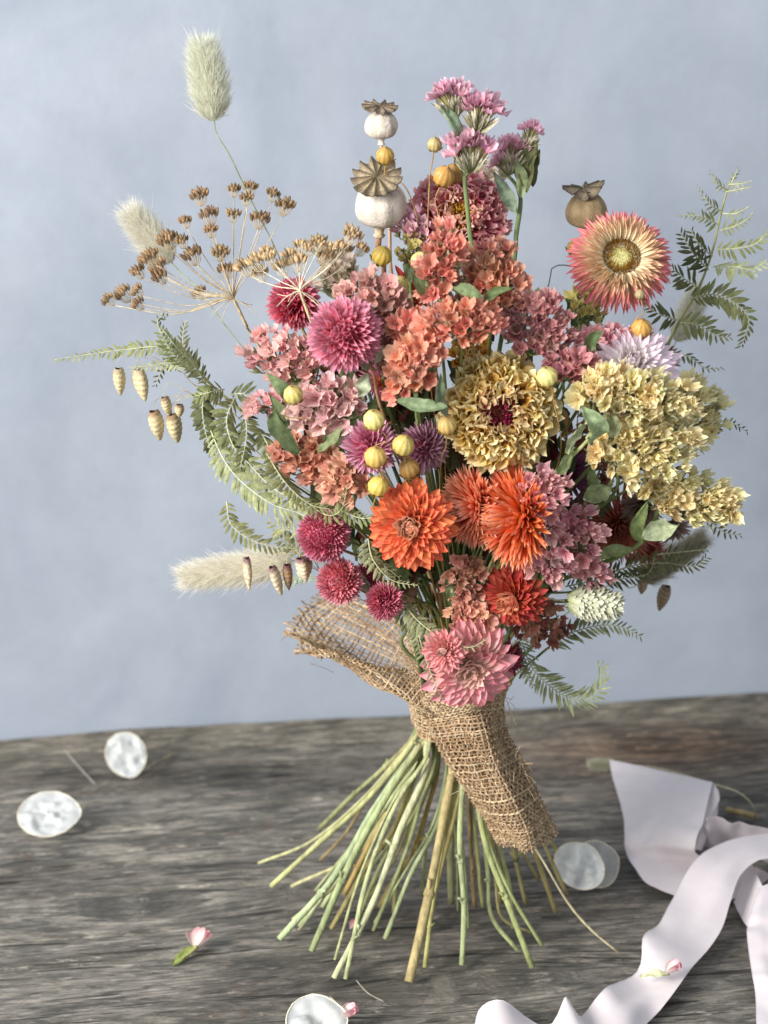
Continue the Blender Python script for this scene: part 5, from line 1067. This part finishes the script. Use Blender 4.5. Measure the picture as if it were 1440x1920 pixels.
def build_ribbon():
    th = thing('silk_ribbon', 'loosely coiled pale lilac white silk ribbon on the table at right', 'ribbon', tuple(T(1300, 1700, 0)))
    # upper flap, then its fold running under the long band
    ribbon_strip(th, [((1143, 1428, .030), (1336, 1466, .036)), ((1150, 1462, .028), (1328, 1500, .034)), ((1166, 1515, .022), (1312, 1560, .028)), ((1172, 1565, .016), (1302, 1592, .022)), ((1176, 1602, .010), (1318, 1600, .012)), ((1206, 1648, .005), (1350, 1608, .008)), ((1263, 1680, .003), (1400, 1622, .006)), ((1340, 1702, .003), (1450, 1640, .006))], 'upper_fold', seed=3, rip=.0005)
    # open loop at the right of the flap
    ribbon_strip(th, [((1336, 1466, .036), (1302, 1592, .020)), ((1352, 1500, .035), (1318, 1594, .014)), ((1322, 1536, .034), (1316, 1588, .010)), ((1345, 1532, .034), (1340, 1590, .010)), ((1372, 1540, .032), (1362, 1586, .008)), ((1410, 1548, .028), (1400, 1596, .006)), ((1470, 1560, .020), (1462, 1630, .004))], 'small_loop', seed=5, rip=.0004)
    # long band running to the lower left
    ribbon_strip(th, [((1500, 1560, .020), (1520, 1660, .016)), ((1440, 1560, .024), (1470, 1620, .020)), ((1372, 1572, .027), (1425, 1612, .022)), ((1320, 1600, .025), (1388, 1640, .020)), ((1283, 1640, .020), (1368, 1694, .014)), ((1258, 1690, .014), (1352, 1742, .010)), ((1235, 1734, .012), (1315, 1792, .009)), ((1206, 1756, .016), (1275, 1845, .008)), ((1194, 1818, .007), (1245, 1880, .006)), ((1140, 1846, .014), (1222, 1908, .004)), ((1106, 1890, .006), (1180, 1950, .010)), ((1085, 1905, .004), (1130, 1985, .004)), ((1060, 1866, .016), (1090, 1975, .012)), ((1029, 1918, .004), (1050, 2000, .004)), ((990, 1908, .005), (1010, 1995, .005)), ((940, 1874, .015), (955, 1985, .010)), ((900, 1890, .010), (905, 1990, .006)), ((885, 1935, .003), (880, 2000, .003))], 'long_band', seed=8, rip=.0007)
    # band coming out from under it and down the right edge
    ribbon_strip(th, [((1375, 1690, .003), (1405, 1610, .012)), ((1400, 1735, .004), (1424, 1650, .014)), ((1436, 1760, .006), (1440, 1680, .016)), ((1480, 1760, .008), (1470, 1700, .018))], 'under_band', seed=11, rip=.0003)
    ribbon_strip(th, [((1425, 1662, .022), (1475, 1640, .024)), ((1406, 1715, .018), (1466, 1700, .020)), ((1401, 1750, .015), (1466, 1760, .016)), ((1408, 1810, .011), (1480, 1830, .013)), ((1416, 1863, .007), (1490, 1880, .010)), ((1420, 1960, .004), (1500, 1960, .006))], 'right_band', seed=14, rip=.0005)
build_ribbon()

def bud(label, px, py, ang, s=1.0, h=.003, cols=('f0d4d0', 'e098a0'), leafc='97a35c', name='fallen_bud', dim=1):
    """small fallen statice bud: green stalk leaf and three pink petals"""
    c = T(px, py, h); th = thing(name, label, 'flower bud', tuple(T(px, py, 0)))
    d = nrm(np.array([math.cos(R(ang)), math.sin(R(ang)), .12])); sd = nrm(np.cross(d, [0, 0, 1])); up_ = np.array([0, 0, 1.])
    ms = petal_meshes('bud'+cols[0], 3, W=.6, nl=8, nw=4, stops=S((0, 'e6dccb'), (.5, cols[0]), (1, cols[1])), cup=.9, curl=.12, prof='round')
    for k, a in enumerate((-.75, -.25, .3, .8, .05, .5)):
        Y = nrm(d*math.cos(a)+sd*math.sin(a)+up_*(.12+.10*k)); X = nrm(np.cross(Y, up_)); place('petal', ms[k % 3], th, X, Y, np.cross(X, Y), c, mm(42)*s)
    leaf(th, c+d*mm(4)*s, c-nrm(d+sd*.25)*mm(64)*s+np.array([0, 0, -.001]), mm(21)*s, leafc, nrm_=(0, -.4, 1))
    mb = MB(); mb.tube(catmull([c+d*mm(6)*s, c-d*mm(14)*s, c-d*mm(40)*s-sd*mm(6)], 8), np.linspace(mm(5), mm(1.5), 8)*s, 6, C('a9a86c')); part('stalk', mb, M_STEM, th)
    return th
bud('small pink and white bud with a green leaf lying on bare wood at lower left', 366, 1778, 62, 1.0)
bud('pink bud resting on the long ribbon band', 1250, 1826, 5, .8, h=.014, leafc='d3d3ac')
bud('pink bud cut off by the bottom edge beside the seed disc', 640, 1912, 8, .9, h=.006)
def small_bits():
    th = thing('fallen_petal', 'tiny magenta petal lying under the front left stems', 'petal', tuple(T(657, 1735, 0)))
    c = T(657, 1742, .003); ms = petal_meshes('fp', 1, W=.5, nl=7, nw=4, stops=S((0, 'e6c8cc'), (1, 'b8506c')), cup=.8, curl=.1, prof='round'); Y = nrm(np.array([.4, .9, .2])); X = nrm(np.cross(Y, [0, 0, 1.])); place('petal', ms[0], th, X, Y, np.cross(X, Y), c, mm(26))
    # bunny tail lying behind the ribbon, its stem arching over
    a = T(1160, 1434, .010); th = thing('bunny_tail_grass', 'cream bunny tail lying on the wood behind the ribbon with an arched stem', 'grass', tuple(T(1200, 1450, 0)))
    y = a[1]; bunny('', (1158, 1434), (1108, 1432), 12, 'd6d6c0', y, y, n=1500, hl=12, place_thing=th)
    mb = MB(); mb.tube(catmull([a, T(1230, 1440, .03), T(1330, 1468, .034), T(1385, 1486, .03), T(1412, 1512, .02), T(1418, 1536, .006)], 30), mm(2.2), 6, C('b3ac94')); part('stem', mb, M_STEM, th)
    th = thing('straw_piece', 'short tan straw stub lying on the wood right of the ribbon loop', 'straw', tuple(T(1380, 1524, 0))); mb = MB(); mb.tube([T(1362, 1518, .004), T(1390, 1524, .004), T(1420, 1532, .004)], mm(7), 8, C('a8946c')); part('straw', mb, M_STEM, th)
    for i, (lb, pts, c_) in enumerate((('fine curved pale hair of straw near the back left seed disc', [(120, 1405), (150, 1440), (178, 1470)], 'a9a79c'), ('fine brown fibre crossing the wood right of the back seed disc', [(262, 1462), (300, 1440), (328, 1408)], '7c6c58'), ('thin pale fibre on the wood at the bottom, right of the seed disc', [(668, 1838), (690, 1862), (720, 1878)], '9c9688'))):
        th = thing('straw_fibre', lb, 'fibre', tuple(T(pts[1][0], pts[1][1], 0))); mb = MB(); mb.tube(catmull([T(a_, b_, .0012) for a_, b_ in pts], 14), mm(1.3), 5, C(c_)); part('fibre', mb, M_STEM, th)
small_bits()

# alike things share a group
GROUPS = {'strawflower': 'strawflowers of the bouquet', 'globe_amaranth': 'globe flowers of the bouquet', 'statice': 'statice sprays of the bouquet', 'flax_stem': 'flax stems of the bouquet',
 'bunny_tail_grass': 'bunny tail grasses', 'fern_frond': 'fern fronds of the bouquet', 'poppy_pod': 'poppy pods of the bouquet', 'umbel_seed_head': 'umbel seed heads', 'quaking_grass': 'quaking grass stems',
 'honesty_seed_disc': 'honesty seed discs on the table', 'fallen_bud': 'pink buds fallen on the table', 'zinnia': 'zinnias of the bouquet', 'wilted_flower': 'wilted flower heads', 'straw_fibre': 'stray fibres on the table', 'leafy_stem': 'leafy stems of the bouquet'}
for o in scene.objects:
    if o.parent is None and o.get('category') and not o.get('group'):
        g = GROUPS.get(o.name.split('.')[0])
        if g: o['group'] = g
